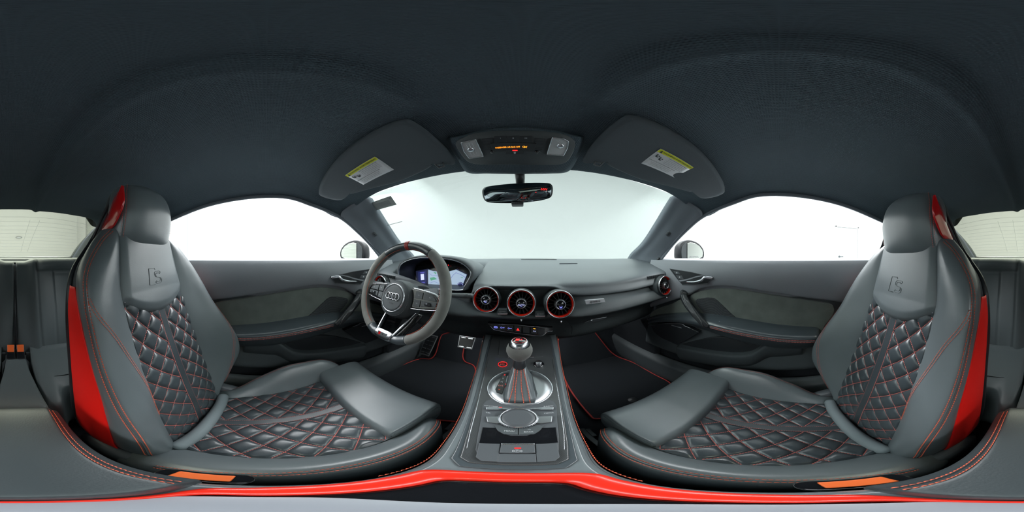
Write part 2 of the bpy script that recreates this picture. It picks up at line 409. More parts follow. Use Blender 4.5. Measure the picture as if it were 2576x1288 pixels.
# a pillars + header edge
WEDGE = [(.508, .362, .240), (.575, .52, .151), (.620, .66, .070), (.650, .80, .008), (.665, .86, -.03)]
SEDGE = [(.607, .300, .165), (.640, .40, .120), (.668, .50, .060), (.688, .58, .000), (.694, .61, -.04)]
k = 1
for s in (-1, 1):
    rows = []
    for a, b in zip(WEDGE, SEDGE):
        a, b = Vector(a), Vector(b); m1 = a.lerp(b, .5)+Vector((-.010, -.018, .0))
        o1 = a+Vector((.02, .045, .01)); o2 = b+Vector((.05, .03, .01))
        rows.append([(s*p.x, p.y, p.z) for p in (o1, a, a.lerp(b, .25)+Vector((-.004, -.009, 0)), m1, a.lerp(b, .78)+Vector((-.008, -.02, 0)), b, o2)])
    N_ = Net(rows)
    mb = MB(); mb.surf(N_, 40, 40); o = mb.build('trim_%d' % k, M['pillar'], solid=.006); k += 1
    tag(o, kind='structure')
    p = N_(.52, .35); n = N_.nrm(.52, .35, (0, 0, 0)); t = (N_(.52, .4)-p).normalized()
    bb = t.cross(n)
    # moulded airbag badge on the pillar
    a_ = MB(); sec = []
    for h, sc in ((-.002, 1), (.0015, 1), (.0025, .9)):
        sec.append([p+n*h+(t*(math.copysign(abs(math.cos(q))**.5, math.cos(q))*.016)+bb*(math.copysign(abs(math.sin(q))**.5, math.sin(q))*.010))*sc for q in [2*PI*i/28 for i in range(28)]])
    a_.loft(sec); a_.build('pillar_badge', M['grey_plastic'], o)
    rr = t if s > 0 else -t
    text('lettering', 'AIRBAG', p+n*.003, t*(-1 if s > 0 else 1)*-1, bb*(1 if s > 0 else 1), .006, M['plastic_s'], o)
    # slotted grille at the pillar foot
    g_ = MB(); q0 = N_(.74, .80)+N_.nrm(.74, .8, (0, 0, 0))*.002; q1 = N_(.70, .99)+N_.nrm(.7, .98, (0, 0, 0))*.002
    g_.tube([q0, q0.lerp(q1, .5), q1], [.004, .007, .006], 10); g_.build('pillar_grille', M['plastic_s'], o)
# windshield (slightly bowed pane)
def arc(pts, n): return smooth(pts, n)
top = [(-.500, .370, .240), (-.28, .437, .274), (0, .475, .283), (.28, .437, .274), (.500, .370, .240)]
midl = [(-.60, .62, .105), (-.33, .77, .125), (0, .82, .130), (.33, .77, .125), (.60, .62, .105)]
bot = [(-.66, .87, -.05), (-.38, 1.10, -.035), (0, 1.19, -.03), (.38, 1.10, -.035), (.66, .87, -.05)]
def grow(r, k): return [(p[0]*k, p[1]+.004, p[2]+.004) for p in r]
WS = Net([grow(top, 1.03), grow(midl, 1.02), grow(bot, 1.02)])
o = MB().surf(WS, 48, 30).build('window_1', M['windshield']); tag(o, 'greenish curved windscreen', kind='structure')
# barcode sticker on the windscreen top left corner
def on_ws(u, v):
    d = ray(u, v); best = None
    for it in range(3):
        pass
    # march
    t = .2
    lo = None
    pts = []
    best = (1e9, None)
    for i in range(61):
        for j in range(41):
            q = WS(i/60, j/40); e = (q-C0).normalized()
            dd = (e-d).length
            if dd < best[0]: best = (dd, q, i/60, j/40)
    _, q, a, b = best
    n = WS.nrm(a, b, (0, 0, 0))
    return C0+d*((q-C0).dot(n)/d.dot(n)), n
st = [on_ws(u, v) for u, v in ((930, 510), (983, 491), (998, 513), (948, 527))]
pc = [p+n*.004 for p, n in st]
o = MB().prism(pc, st[0][1]*.0006).build('barcode_sticker', M['sticker_film']); tag(o, 'grey barcode sticker in the top corner of the windscreen', 'sticker')
mb = MB()
for i in range(26):
    t = .18+.62*i/25; wd = .006+.012*((i*7) % 3)/3
    a = pc[0].lerp(pc[1], t).lerp(pc[3].lerp(pc[2], t), .30); b = pc[0].lerp(pc[1], t).lerp(pc[3].lerp(pc[2], t), .82)
    rt = (pc[1]-pc[0])*wd
    mb.prism([a, a+rt, b+rt, b], st[0][1]*.0009)
mb.build('bars', M['ink_grey'], o)
text('lettering', 'U', pc[0].lerp(pc[1], .9).lerp(pc[3].lerp(pc[2], .9), .18)+st[0][1]*.001, pc[1]-pc[0], pc[0]-pc[3], .008, M['ink'], o)
# thin antenna mark line on the windscreen
a, n1 = on_ws(970, 567); b, n2 = on_ws(1012, 556)
o = MB().tube([a+n1*.003, a.lerp(b, .5)+n1*.003, b+n2*.003], .0011, 6).build('antenna_wire', M['ink']); tag(o, 'short dark line of wire on the windscreen beside the pillar', 'wire')
# side windows with their upper frame
for s, nm in ((-1, 'window_2'), (1, 'window_3')):
    lowr = [(.70, .66, -.06), (.705, .3, -.06), (.705, 0, -.06), (.70, -.35, -.06), (.68, -.75, -.05)]
    upr = [(.69, .60, .02), (.615, .30, .18), (.573, .04, .235), (.582, -.2, .218), (.615, -.72, .115)]
    S_ = Net([[(s*(p[0]+.012), p[1], p[2]) for p in lowr], [(s*(p[0]+q[0]+.03)/2+s*.012, (p[1]+q[1])/2, (p[2]+q[2])/2) for p, q in zip(lowr, upr)], [(s*(p[0]+.012), p[1], p[2]) for p in upr]])
    o = MB().surf(S_, 30, 16).build(nm, M['side_glass']); tag(o, 'clear side window above the door', kind='structure')
    # headliner edge roll over the door
    er = [(s*p[0], p[1], p[2]) for p in [(.69, .60, -.02), (.672, .50, .062), (.642, .40, .121), (.608, .30, .166), (.585, .17, .201), (.566, .04, .222), (.573, -.2, .205), (.599, -.45, .155), (.612, -.68, .11)]]
    o = MB().tube(smooth(er, 60), .008, 10).build('trim_%d' % k, M['pillar']); k += 1; tag(o, kind='structure')
# rear window with heater wires
for_top = [(-.565, -.95, .165), (-.46, -.955, .250), (-.25, -.93, .262), (0, -.92, .265), (.25, -.93, .262), (.46, -.955, .250), (.565, -.95, .165)]
rtop = [(-.56, -.93, .235), (-.3, -.895, .262), (0, -.885, .268), (.3, -.895, .262), (.56, -.93, .235)]
rbot = [(-.60, -1.60, -.05), (-.3, -1.70, -.05), (0, -1.72, -.05), (.3, -1.70, -.05), (.60, -1.60, -.05)]
rmid = [tuple((a[i]+b[i])/2+(0.02 if i == 2 else 0) for i in range(3)) for a, b in zip(rtop, rbot)]
RS_ = Net([rtop, rmid, rbot])
o = MB().surf(RS_, 30, 20).build('window_4', M['rear_glass']); tag(o, 'green tinted rear window with fine heater wires', kind='structure')
mb = MB()
for i in range(13):
    b = .10+.8*i/12
    mb.tube([RS_(a/24, b)+Vector((0, 0, -.003)) for a in range(1, 24)], .0006, 4, cap=False)
for a in (.36, .41, .62, .70):
    mb.tube([RS_(a+(.02*(b/10)), .14+.6*b/10)+Vector((0, 0, -.004)) for b in range(11)], .0006, 4, cap=False)
mb.build('heater_wires', M['ink_grey'], o)
# rear side trims (c pillars) between side window and rear window
for s in (-1, 1):
    rows = [[(s*.615, -.66, .125), (s*.60, -.80, .145), (s*.562, -.95, .225)],
            [(s*.640, -.70, .05), (s*.615, -.95, .06), (s*.575, -1.15, .168)],
            [(s*.665, -.74, -.03), (s*.63, -1.1, -.03), (s*.590, -1.40, .085)],
            [(s*.680, -.76, -.12), (s*.65, -1.2, -.12), (s*.602, -1.62, -.02)]]
    o = MB().surf(Net(rows), 24, 24).build('trim_%d' % k, M['plastic'], solid=.01); k += 1; tag(o, kind='structure')
    # upper rear window corner
    o = MB().surf(Net([[(s*.56, -.945, .17), (s*.545, -.94, .215), (s*.50, -.925, .240), (s*.44, -.915, .250)],
                       [(s*.595, -.99, .15), (s*.575, -1.0, .20), (s*.53, -1.0, .215), (s*.47, -.955, .244)]]), 16, 6).build('trim_%d' % k, M['plastic']); k += 1; tag(o, kind='structure')
# body tub: floor pan, sills, firewall, rear bulkhead (keeps daylight out below the belt line)
FL = -.80
mb = MB()
mb.grid(lambda i, j: ((-.72+1.44*i/40), (-1.9+3.2*j/60), FL+max(0, (-1.9+3.2*j/60)-.95)*.9), 41, 61)
o = mb.build('floor', M['carpet']); tag(o, 'black carpeted car floor', kind='structure')
mb = MB()
for s in (-1, 1):
    mb.prism([(s*.76, -1.9, FL-.02), (s*.76, 1.35, FL-.02), (s*.76, 1.35, -.06), (s*.76, -1.9, -.06)], (s*.02, 0, 0))
mb.prism([(-.76, 1.35, FL), (.76, 1.35, FL), (.76, 1.25, -.04), (-.76, 1.25, -.04)], (0, .03, 0))
mb.prism([(-.76, -1.9, FL), (.76, -1.9, FL), (.76, -1.9, -.04), (-.76, -1.9, -.04)], (0, -.03, 0))
o = mb.build('wall_cabin', M['plastic_s']); tag(o, kind='structure')
# sill trims by the footwells
for s in (-1, 1):
    secs = []
    for y in (-.7, -.3, .0, .3, .6, .85, 1.05, 1.28):
        z = -.70
        secs.append([(s*.655, y, FL), (s*.66, y, z+.0), (s*.675, y, z+.03), (s*.72, y, z+.04), (s*.75, y, z), (s*.75, y, FL)])
    o = MB().loft(secs, 30, 24).build('trim_%d' % k, M['plastic']); k += 1; tag(o, kind='structure')
for s in (-1, 1):
    o = MB().prism([(s*.705, .66, FL), (s*.69, 1.30, FL), (s*.69, 1.30, -.14), (s*.705, .66, -.14)], (s*.05, 0, 0)).build('trim_%d' % k, M['carpet'], bevel=.01); k += 1; tag(o, kind='structure')
# toe board and tunnel sides
mb = MB(); mb.prism([(-.74, .98, FL), (.74, .98, FL), (.74, 1.28, -.42), (-.74, 1.28, -.42)], (0, .03, -.01))
o = mb.build('wall_footwell', M['carpet']); tag(o, kind='structure')
# ================================================================ front seats
STEPS = {'backrest_panel': (.056, .062), 'cushion_panel': (.064, .058)}
def quilt(Sf, q_at, root, side, name, na, nb, strip, clip, label=None, toward=(0, 0, 0)):
    """quilted panel. Sf(a,b) -> Vector in car space; q_at(a,b) -> (across metres from centre, along metres)"""
    hs = strip; STEP_A, STEP_B = STEPS[name]
    def pq(a, b):
        x, y = q_at(a, b); x = abs(x)-hs
        return x, (x/STEP_A+y/STEP_B), (x/STEP_A-y/STEP_B)
    def disp(a, b):
        x, p, q = pq(a, b)
        edge = min(1, min(a, 1-a)/.03)*min(1, min(b, 1-b)/.02)
        if x < 0: return .0016*edge
        dp = abs(math.sin(PI*p)); dq = abs(math.sin(PI*q))
        h = (1-math.exp(-3.2*dp*dq))/.96
        return (-.0008+.0072*h*min(1, (x+.002)/.01))*edge
    mb = MB()
    mb.surf(Sf, na, nb, disp, toward)
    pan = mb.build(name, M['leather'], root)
    if label: pan['label'] = label
    # stitch lines: march through (a,b) by sampling lattice lines p = integer, q = integer
    stm = MB()
    import collections
    n1, n2 = 110, 150
    # inverse mapping through simple search: lines are traced on a fine grid by contouring
    def contour(fn, lo, hi):
        segs = collections.defaultdict(list)
        vals = [[fn(i/n1, j/n2) for i in range(n1+1)] for j in range(n2+1)]
        for K in range(lo, hi+1):
            pts = []
            for j in range(n2+1):
                for i in range(n1):
                    v0, v1 = vals[j][i], vals[j][i+1]
                    if v0 is None or v1 is None: continue
                    if (v0-K)*(v1-K) <= 0 and v0 != v1:
                        t = (K-v0)/(v1-v0); pts.append(((i+t)/n1, j/n2))
            segs[K] = pts
        return segs
    for sgn in (-1, 1):
        for w_ in (0, 1):
            def fn(a, b):
                x, y = q_at(a, b)
                if x*sgn < hs-.0005: return None
                xx = abs(x)-hs
                return xx/STEP_A+(y/STEP_B if w_ == 0 else -y/STEP_B)
            cs = contour(fn, -12, 14)
            for K, pts in cs.items():
                if len(pts) < 3: continue
                pts.sort(key=lambda t: t[1])
                run = [pts[0]]; runs = [run]
                for t in pts[1:]:
                    if abs(t[1]-run[-1][1]) > 2.5/n2: run = [t]; runs.append(run)
                    elif abs(t[1]-run[-1][1]) < 1e-6: continue
                    else: run.append(t)
                for run in runs:
                    if len(run) < 3: continue
                    run = [t for t in run if clip(*t)]
                    if len(run) < 3: continue
                    P_ = []; Nn = []
                    for a, b in run[::2]+[run[-1]]:
                        n = Sf.nrm(a, b, toward); P_.append(Sf(a, b)+n*.0006); Nn.append(n)
                    stm.dashes(P_, Nn, w=.0007, ln=.0036, gap=.0012)
        # strip border
        P_ = []; Nn = []
        for j in range(2, n2-1, 2):
            b = j/n2; lo, hi = 0, 1
            # solve for a where across = sgn*hs
            for _ in range(24):
                a = (lo+hi)/2
                if q_at(a, b)[0] < sgn*hs: lo = a
                else: hi = a
            if not clip(a, b): continue
            n = Sf.nrm(a, b, toward); P_.append(Sf(a, b)+n*.0008); Nn.append(n)
        if len(P_) > 2: stm.dashes(P_, Nn, w=.0007, ln=.0036, gap=.0012)
    stm.build('stitching', M['stitch'], pan)
    return pan
def seam(mb, S_, path, off=.0, toward=(0, 0, 0), n=60, lift=.0006, **k):
    ab = [crv([Vector((*p, 0)) for p in path], i/(n-1)) for i in range(n)]
    P_, Nn = [], []
    for i, t in enumerate(ab):
        a, b = min(max(t.x, .001), .999), min(max(t.y, .001), .999)
        nn = S_.nrm(a, b, toward); p = S_(a, b)+nn*lift
        if off:
            t2 = ab[min(i+1, n-1)]; t1 = ab[max(i-1, 0)]
            d = S_(min(max(t2.x, 0), 1), min(max(t2.y, 0), 1))-S_(min(max(t1.x, 0), 1), min(max(t1.y, 0), 1))
            if d.length > 1e-7: p = p+d.normalized().cross(nn)*off
        P_.append(p); Nn.append(nn)
    mb.dashes(P_, Nn, **k)
    return P_, Nn
YC = [(-.66, -.145), (-.60, -.150), (-.5, -.166), (-.4, -.190), (-.3, -.218), (-.17, -.262), (-.09, -.288), (-.03, -.302), (.03, -.315), (.09, -.33)]
def yc(z):
    for (z0, y0), (z1, y1) in zip(YC, YC[1:]):
        if z <= z1: return y0+(y1-y0)*(z-z0)/(z1-z0)
    return YC[-1][1]
def make_seat(s, dy, dz, label, xc=.35):
    """s = -1 driver (left), +1 passenger; q grows towards the door"""
    root = empty('sport_seat', (s*xc, dy, FL), label, 'car seat')
    def W(q, y, z): return Vector((s*(xc+q), y+dy, z+dz))
    cz = (0, .3, .6)
    tw = (s*xc, .6, .3)
    # ---- back shell
    rows = []
    for z, h, yb, yf in [(-.66, .175, -.36, -.22), (-.6, .190, -.365, -.24), (-.4, .200, -.372, -.25), (-.17, .208, -.382, -.31), (-.05, .198, -.392, -.355), (.03, .14, -.402, -.375), (.10, .098, -.418, -.39), (.17, .085, -.410, -.37), (.20, .07, -.395, -.36)]:
        rows.append([W(-h, yf-.008, z), W(-h-.006, (yf+yb)/2, z), W(-h+.012, yb-.01, z), W(-h*.5, yb-.03, z), W(0, yb-.035, z), W(h*.5, yb-.03, z), W(h-.012, yb-.01, z), W(h+.006, (yf+yb)/2, z), W(h, yf-.008, z)])
    mb = MB(); mb.surf(Net(rows), 60, 60); mb.build('back_shell', M['plastic'], root, solid=.004)
    # ---- bolsters of the backrest
    inner = [
        (-.655, [(-.125, -.150), (-.155, -.137), (-.178, -.145), (-.190, -.172), (-.194, -.21)]),
        (-.60, [(-.128, -.150), (-.162, -.133), (-.193, -.143), (-.203, -.176), (-.203, -.218)]),
        (-.50, [(-.128, -.166), (-.165, -.142), (-.202, -.143), (-.212, -.178), (-.209, -.222)]),
        (-.40, [(-.125, -.190), (-.165, -.160), (-.210, -.151), (-.221, -.182), (-.214, -.226)]),
        (-.30, [(-.122, -.218), (-.165, -.190), (-.215, -.179), (-.227, -.203), (-.218, -.239)]),
        (-.17, [(-.125, -.262), (-.17, -.240), (-.216, -.236), (-.228, -.258), (-.222, -.286)]),
        (-.09, [(-.128, -.288), (-.17, -.266), (-.214, -.263), (-.228, -.288), (-.224, -.319)]),
        (-.03, [(-.122, -.302), (-.16, -.282), (-.200, -.286), (-.214, -.315), (-.208, -.347)]),
        (.03, [(-.112, -.315), (-.137, -.302), (-.162, -.315), (-.172, -.345), (-.165, -.368)]),
        (.07, [(-.100, -.332), (-.112, -.330), (-.125, -.340), (-.130, -.360), (-.126, -.380)])]
    outer = [
        (-.60, [(.120, -.155), (.128, -.150), (.136, -.152), (.142, -.17), (.145, -.20)]),
        (-.545, [(.124, -.160), (.14, -.148), (.158, -.146), (.175, -.17), (.178, -.22)]),
        (-.47, [(.125, -.173), (.16, -.142), (.200, -.122), (.222, -.15), (.22, -.22)]),
        (-.39, [(.123, -.193), (.17, -.145), (.228, -.100), (.250, -.13), (.245, -.21)]),
        (-.30, [(.120, -.218), (.17, -.172), (.226, -.120), (.250, -.15), (.246, -.23)]),
        (-.17, [(.117, -.262), (.165, -.232), (.216, -.200), (.240, -.23), (.237, -.285)]),
        (-.09, [(.113, -.288), (.155, -.262), (.205, -.242), (.228, -.27), (.225, -.322)]),
        (-.03, [(.108, -.302), (.142, -.282), (.184, -.272), (.206, -.30), (.203, -.347)]),
        (.03, [(.102, -.315), (.125, -.303), (.152, -.306), (.168, -.34), (.165, -.368)]),
        (.07, [(.090, -.332), (.100, -.330), (.115, -.338), (.125, -.36), (.122, -.380)])]
    for nm, src in (('backrest_bolster', inner), ('backrest_bolster', outer)):
        sg = -1 if src is inner else 1
        N_ = Net([[W(q, y, z) for q, y in [(c[0][0]-sg*.004, c[0][1]-.014)]+list(c)] for z, c in src])
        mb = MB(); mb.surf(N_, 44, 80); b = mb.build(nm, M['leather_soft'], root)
        st = MB()
        if src is inner:
            for off in (-.0045, .0045): seam(st, N_, [(.62, .01), (.63, .3), (.66, .55), (.70, .75), (.62, .9), (.5, .985)], off, tw, 140, ln=.0042, gap=.0016, w=.0008)
            for off in (-.003, .003): seam(st, N_, [(.22, .30), (.25, .42), (.42, .55), (.66, .68)], off, tw, 60, ln=.0036, gap=.0016, w=.0006)
            # dark piped groove between both rows
            g_ = MB(); P_, Nn = seam(MB(), N_, [(.62, .01), (.63, .3), (.66, .55), (.70, .75), (.62, .9), (.5, .985)], 0, tw, 100, lift=.0001)
            g_.tube(P_, .0012, 6); g_.build('piping', M['leather_dark'], b)
        else:
            for off in (-.0035, .0035): seam(st, N_, [(.55, .14), (.50, .3), (.55, .42), (.66, .52), (.78, .60)], off, tw, 80, ln=.0036, gap=.0016, w=.0006)
            seam(st, N_, [(.80, .30), (.80, .5), (.80, .65), (.74, .82), (.65, .96)], 0, tw, 90, ln=.0036, gap=.0016, w=.0006)
        st.build('stitching', M['stitch_o'] if src is inner else M['stitch'], b)
    # ---- quilted centre of the backrest
    Z0, Z1 = -.62, -.100
    Nq = Net([[W(q, yc(z)+dyy, z) for q, dyy in ((-.131, -.004), (-.07, -.004), (0, -.006), (.07, -.004), (.128, -.004))] for z in [Z0+(Z1-Z0)*i/9 for i in range(10)]])
    qa = lambda a, b: (-.131+.259*a, (Z1-Z0)*b)
    quilt(Nq, qa, root, s, 'backrest_panel', 200, 400, .011,
          lambda a, b: Z0+(Z1-Z0)*b < -.108-.044*(1-abs(2*a-1)**2.2) and b > .02, 'quilted diamond leather panel with red stitching', tw)
    # ---- plain shield panel with the embossed emblem
    def zb(a): return -.105-.045*(1-abs(2*a-1)**2.2)
    class Shield:
        def __call__(self, a, b):
            q = (-.132+.261*a)*(1-.13*b) ; z = zb(a)+(0.05-zb(a))*b
            return W(q, yc(z), z)
        nrm = Net.nrm
    Sh = Shield()
    mb = MB()
    mb.surf(Sh, 60, 50, lambda a, b: .0125*min(1, min(a, 1-a)/.09)**.5*min(1, b/.11)**.5-.004+.004*math.sin(PI*a), tw)
    sp = mb.build('shoulder_panel', M['leather_soft'], root)
    # emblem: a slanted block outline and the letter S, drawn as fine embossed ridges
    em = MB()
    def ep(X, Y):   # X to the viewer's right (-x in the car), Y up, metres from the emblem centre
        q = s*(-X)- (0 if s > 0 else 0)
        qq = (s*(0)+(-X)*s) - .004
        z = -.055+Y; return W(qq, yc(z)+.0130, z)
    W_ = .0009
    def poly(L_, r=W_, closed=False): em.tube([ep(*p) for p in L_], r, 6, closed=closed)
    poly([(-.006, .021), (-.030, .021), (-.036, -.022), (-.014, -.022)])
    poly([(-.006, .021), (-.005, .016)])
    def sc(k, w): return [(x*k[0]+k[2], y*k[1]+k[3]) for x, y in w]
    sshape = [(1, .75), (.85, .95), (.5, 1), (-.5, 1), (-.9, .85), (-1, .55), (-.9, .2), (-.5, .05), (.5, -.05), (.9, -.2), (1, -.55), (.9, -.85), (.5, -1), (-.5, -1), (-.85, -.95), (-1, -.75)]
    poly(sc((.0135, .0165, .003, -.004), sshape)); poly(sc((.0085, .0115, .003, -.004), sshape))
    poly([(.0165, .0085), (.0115, .0045)]); poly([(-.0105, -.0165), (-.0055, -.0125)])
    em.build('emblem', M['leather_dark'], sp)
    # ---- headrest: rounded block with two piped seams
    def hsec(z, h0, h1, yf, yb, lean=0):
        pts = []
        for i in range(48):
            t = 2*PI*i/48; c, sn = math.cos(t), math.sin(t)
            e = .55
            X = math.copysign(abs(c)**e, c); Y = math.copysign(abs(sn)**.62, sn)
            q = (h1 if X > 0 else h0)*abs(X)*(1 if X > 0 else -1)*(.86 if Y < -.4 else 1)
            y = (yf+yb)/2+Y*(yf-yb)/2 - .012*(X*X if Y > 0 else 0)
            pts.append(W(q, y, z+.006*(1-X*X)))
        return pts
    hs = [hsec(.030, .100, .096, -.335, -.375), hsec(.024, .114, .108, -.310, -.392), hsec(.040, .117, .111, -.296, -.402), hsec(.08, .116, .112, -.286, -.405), hsec(.125, .114, .112, -.282, -.405),
          hsec(.165, .108, .104, -.288, -.403), hsec(.190, .096, .092, -.300, -.398), hsec(.205, .080, .075, -.318, -.390), hsec(.212, .05, .047, -.338, -.375)]
    mb = MB(); mb.loft(hs, 46); hr = mb.build('headrest', M['leather_soft'], root)
    # seams of the headrest: follow front, over the top
    for q0 in (-1, 1):
        # front face points of the sections at a fixed index
        idx = 4 if q0 > 0 else 19
        st = MB(); pp = MB()
        for off in (-.0045, 0, .0045):
            P_, Nn = [], []
            secpts = [[crv([hs[k_][j] for k_ in range(len(hs))], t/50) for t in range(4, 46)] for j in (idx,)][0]
            for i, p in enumerate(secpts):
                cpt = W(0, -.36, p.z-dz-(.03 if i > 30 else 0)); n = (p-cpt).normalized()
                tt = (secpts[min(i+1, len(secpts)-1)]-secpts[max(0, i-1)]).normalized()
                P_.append(p+n*.0006+tt.cross(n)*off); Nn.append(n)
            if off: st.dashes(P_, Nn, ln=.0040, gap=.0016, w=.0007)
            else: pp.tube(P_, .0011, 6)
        st.build('stitching', M['stitch'], hr); pp.build('piping', M['leather_dark'], hr)
    # ---- red lacquered inserts: beside the headrest and the flank of the shell
    for sg in (-1, 1):
        kk = 1 if sg < 0 else .74
        pl = [(.180, -.300, .114), (.161, -.334, .112), (.110, -.378, .110), (.072, -.414, .112), (.046, -.446, .116)]
        pr = [(.176, -.296, .115), (.132, -.288, .122), (.098, -.307, .122), (.070, -.338, .122), (.048, -.425, .118)]
        N_ = Net([[W(sg*(a[2]+.000)*kk, a[1], a[0]), W(sg*((a[2]+b_[2])/2+.005)*kk, (a[1]+b_[1])/2, (a[0]+b_[0])/2), W(sg*(b_[2]-.002)*kk, b_[1], b_[0])] for a, b_ in zip(pl, pr)])
        if sg < 0:
            mb = MB(); mb.surf(N_, 14, 30); o = mb.build('headrest_insert', M['red_gloss'], root, solid=-.003); o['label'] = 'glossy red insert beside the headrest'
        rows = []
        low = [(-.655, -.205, -.315, .200), (-.60, -.212, -.345, .207), (-.50, -.217, -.348, .212), (-.40, -.221, -.348, .217), (-.30, -.234, -.350, .221), (-.20, -.270, -.352, .225), (-.12, -.304, -.354, .227), (-.07, -.338, -.356, .222)]
        N_ = Net([[W(sg*(h-.003), a+.004, z), W(sg*(h+.001), (a+b_)/2, z), W(sg*(h), b_, z)] for z, a, b_, h in low])
        mb = MB(); mb.surf(N_, 14, 50); o = mb.build('shell_insert', M['red'], root, solid=-.003); o['label'] = 'plain red leather flank of the seat shell'
        # black outer rim behind the red flank
        rim = [W(sg*(.196), -.330, -.665), W(sg*(.203), -.354, -.60), W(sg*.212, -.360, -.5), W(sg*.219, -.362, -.3), W(sg*.225, -.365, -.15), W(sg*.210, -.382, -.05), W(sg*.160, -.412, .01), W(sg*.128, -.438, .04), W(sg*.112, -.424, .08), W(sg*.104, -.388, .135), W(sg*.098, -.345, .175)]
        mb = MB(); mb.tube(smooth(rim, 60), [.008-.0035*min(1, max(0, (i-34)/14)) for i in range(60)], 10, flat=1); mb.build('shell_rim', M['plastic_s'], root)
    # ---- roll in the gap between back and cushion
    mb = MB(); mb.tube(smooth([W(-.150, -.135, -.607), W(-.08, -.128, -.596), (W(0, -.127, -.592)), W(.08, -.128, -.590), W(.135, -.134, -.588)], 30), [.010]+[.0175]*28+[.012], 14)
    o = mb.build('lumbar_roll', M['grey_roll'], root); o['label'] = 'pale grey roll in the gap between back and cushion'
    # ---- quilted cushion
    rowsq = [(-.150, -.612, -.135, .128), (-.06, -.592, -.155, .140), (.02, -.574, -.168, .148), (.10, -.556, -.172, .155), (.19, -.530, -.172, .162)]
    Nc = Net([[W(l, y, z), W(l*.5+r_*0, y, z+.004), W(0, y, z+.004), W(r_*.5, y, z+.004), W(r_, y, z)] for y, z, l, r_ in rowsq])
    Lc = .345
    def qc(a, b):
        p = Nc(a, b); return (s*p.x-xc+.008*(1-b), (p.y-dy)+.15)
    quilt(Nc, qc, root, s, 'cushion_panel', 230, 240, .0105, lambda a, b: .01 < b < .985 and .004 < a < .996, 'quilted diamond seat cushion with red stitching', (s*xc, 0, 1))
    # ---- cushion bolsters
    bi = [(-.175, [(-.13, -.635), (-.16, -.622), (-.20, -.63), (-.225, -.66), (-.225, -.72)]),
          (-.10, [(-.142, -.606), (-.175, -.588), (-.215, -.583), (-.240, -.605), (-.242, -.70)]),
          (0, [(-.160, -.582), (-.19, -.555), (-.224, -.545), (-.248, -.570), (-.250, -.69)]),
          (.09, [(-.168, -.562), (-.195, -.530), (-.222, -.520), (-.246, -.545), (-.248, -.69)]),
          (.18, [(-.168, -.545), (-.19, -.520), (-.218, -.510), (-.236, -.535), (-.240, -.69)]),
          (.255, [(-.160, -.545), (-.180, -.515), (-.205, -.512), (-.218, -.54), (-.224, -.69)]),
          (.295, [(-.150, -.57), (-.168, -.54), (-.188, -.538), (-.198, -.56), (-.200, -.69)]),
          (.315, [(-.150, -.63), (-.163, -.60), (-.175, -.60), (-.180, -.62), (-.185, -.70)])]
    N_ = Net([[W(c[0][0]+.004, y, c[0][1]-.02)]+[W(q, y, z) for q, z in c] for y, c in bi])
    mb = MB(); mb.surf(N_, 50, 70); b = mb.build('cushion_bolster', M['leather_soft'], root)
    st = MB(); pth = [(.70, .13), (.66, .25), (.655, .45), (.66, .62), (.66, .74), (.66, .84), (.645, .93)]
    for off in (-.004, .0045): seam(st, N_, pth, off, (s*xc*.5, 0, 1), 120, ln=.0036, gap=.0014, w=.0007)
    st.build('stitching', M['stitch_o'], b)
    g_ = MB(); P_, Nn = seam(MB(), N_, pth, 0, (s*xc*.5, 0, 1), 90, lift=.0002); g_.tube(P_, .0014, 6); g_.build('piping', M['leather_dark'], b)
    bo = [(-.165, [(.125, -.625), (.145, -.610), (.165, -.612), (.18, -.63), (.18, -.70)]),
          (-.10, [(.133, -.606), (.155, -.585), (.182, -.583), (.203, -.605), (.205, -.70)]),
          (-.03, [(.142, -.592), (.17, -.550), (.200, -.525), (.223, -.550), (.226, -.70)]),
          (.06, [(.150, -.570), (.178, -.505), (.208, -.468), (.230, -.500), (.234, -.70)]),
          (.14, [(.158, -.552), (.182, -.485), (.210, -.450), (.232, -.490), (.236, -.70)]),
          (.21, [(.163, -.540), (.184, -.480), (.210, -.450), (.230, -.500), (.232, -.70)]),
          (.265, [(.165, -.545), (.182, -.505), (.200, -.492), (.215, -.53), (.22, -.70)]),
          (.29, [(.165, -.60), (.178, -.57), (.190, -.57), (.20, -.60), (.21, -.70)])]
    N_ = Net([[W(c[0][0]-.004, y, c[0][1]-.02)]+[W(q, y, z+.004*math.sin(y*90+q*60)*max(0, -y*6)) for q, z in c] for y, c in bo])
    mb = MB(); mb.surf(N_, 44, 90); b = mb.build('cushion_bolster', M['leather_soft'], root)
    st = MB(); seam(st, N_, [(.62, .04), (.62, .25), (.62, .5), (.62, .75), (.58, .93)], 0, (s*xc, 0, 1), 110, ln=.0036, gap=.0014, w=.0007); st.build('stitching', M['stitch'], b)
    # ---- thigh extension
    secs = []
    for q in (-.172, -.168, -.16, -.08, 0, .08, .165, .183, .193, .197):
        k_ = 1 if -.165 < q < .17 else (.6 if q in (-.168, .193) else (.96 if q == .183 else .2))
        lf = .008*(q+.17)/.34
        cy, cz = .250, -.530+lf
        prof = [(.178, -.525), (.186, -.503), (.21, -.494), (.26, -.486), (.305, -.482), (.334, -.491), (.347, -.515), (.350, -.545), (.335, -.585), (.24, -.60), (.185, -.575)]
        secs.append([W(q, cy+(y-cy)*(.9+.1*k_), cz+(z+lf-cz)*(.3+.7*k_)) for y, z in prof])
    mb = MB(); mb.loft(secs, 60, 60); te = mb.build('thigh_support', M['leather_soft'], root)
    g_ = MB(); g_.tube([crv([sec[j] for sec in secs], .06)+Vector((0, 0, 0)) for j in range(11)], .0012, 6, closed=True); g_.build('piping', M['leather_dark'], te)
    # ---- base: plinth below, seat rails, recliner cover
    secs = []
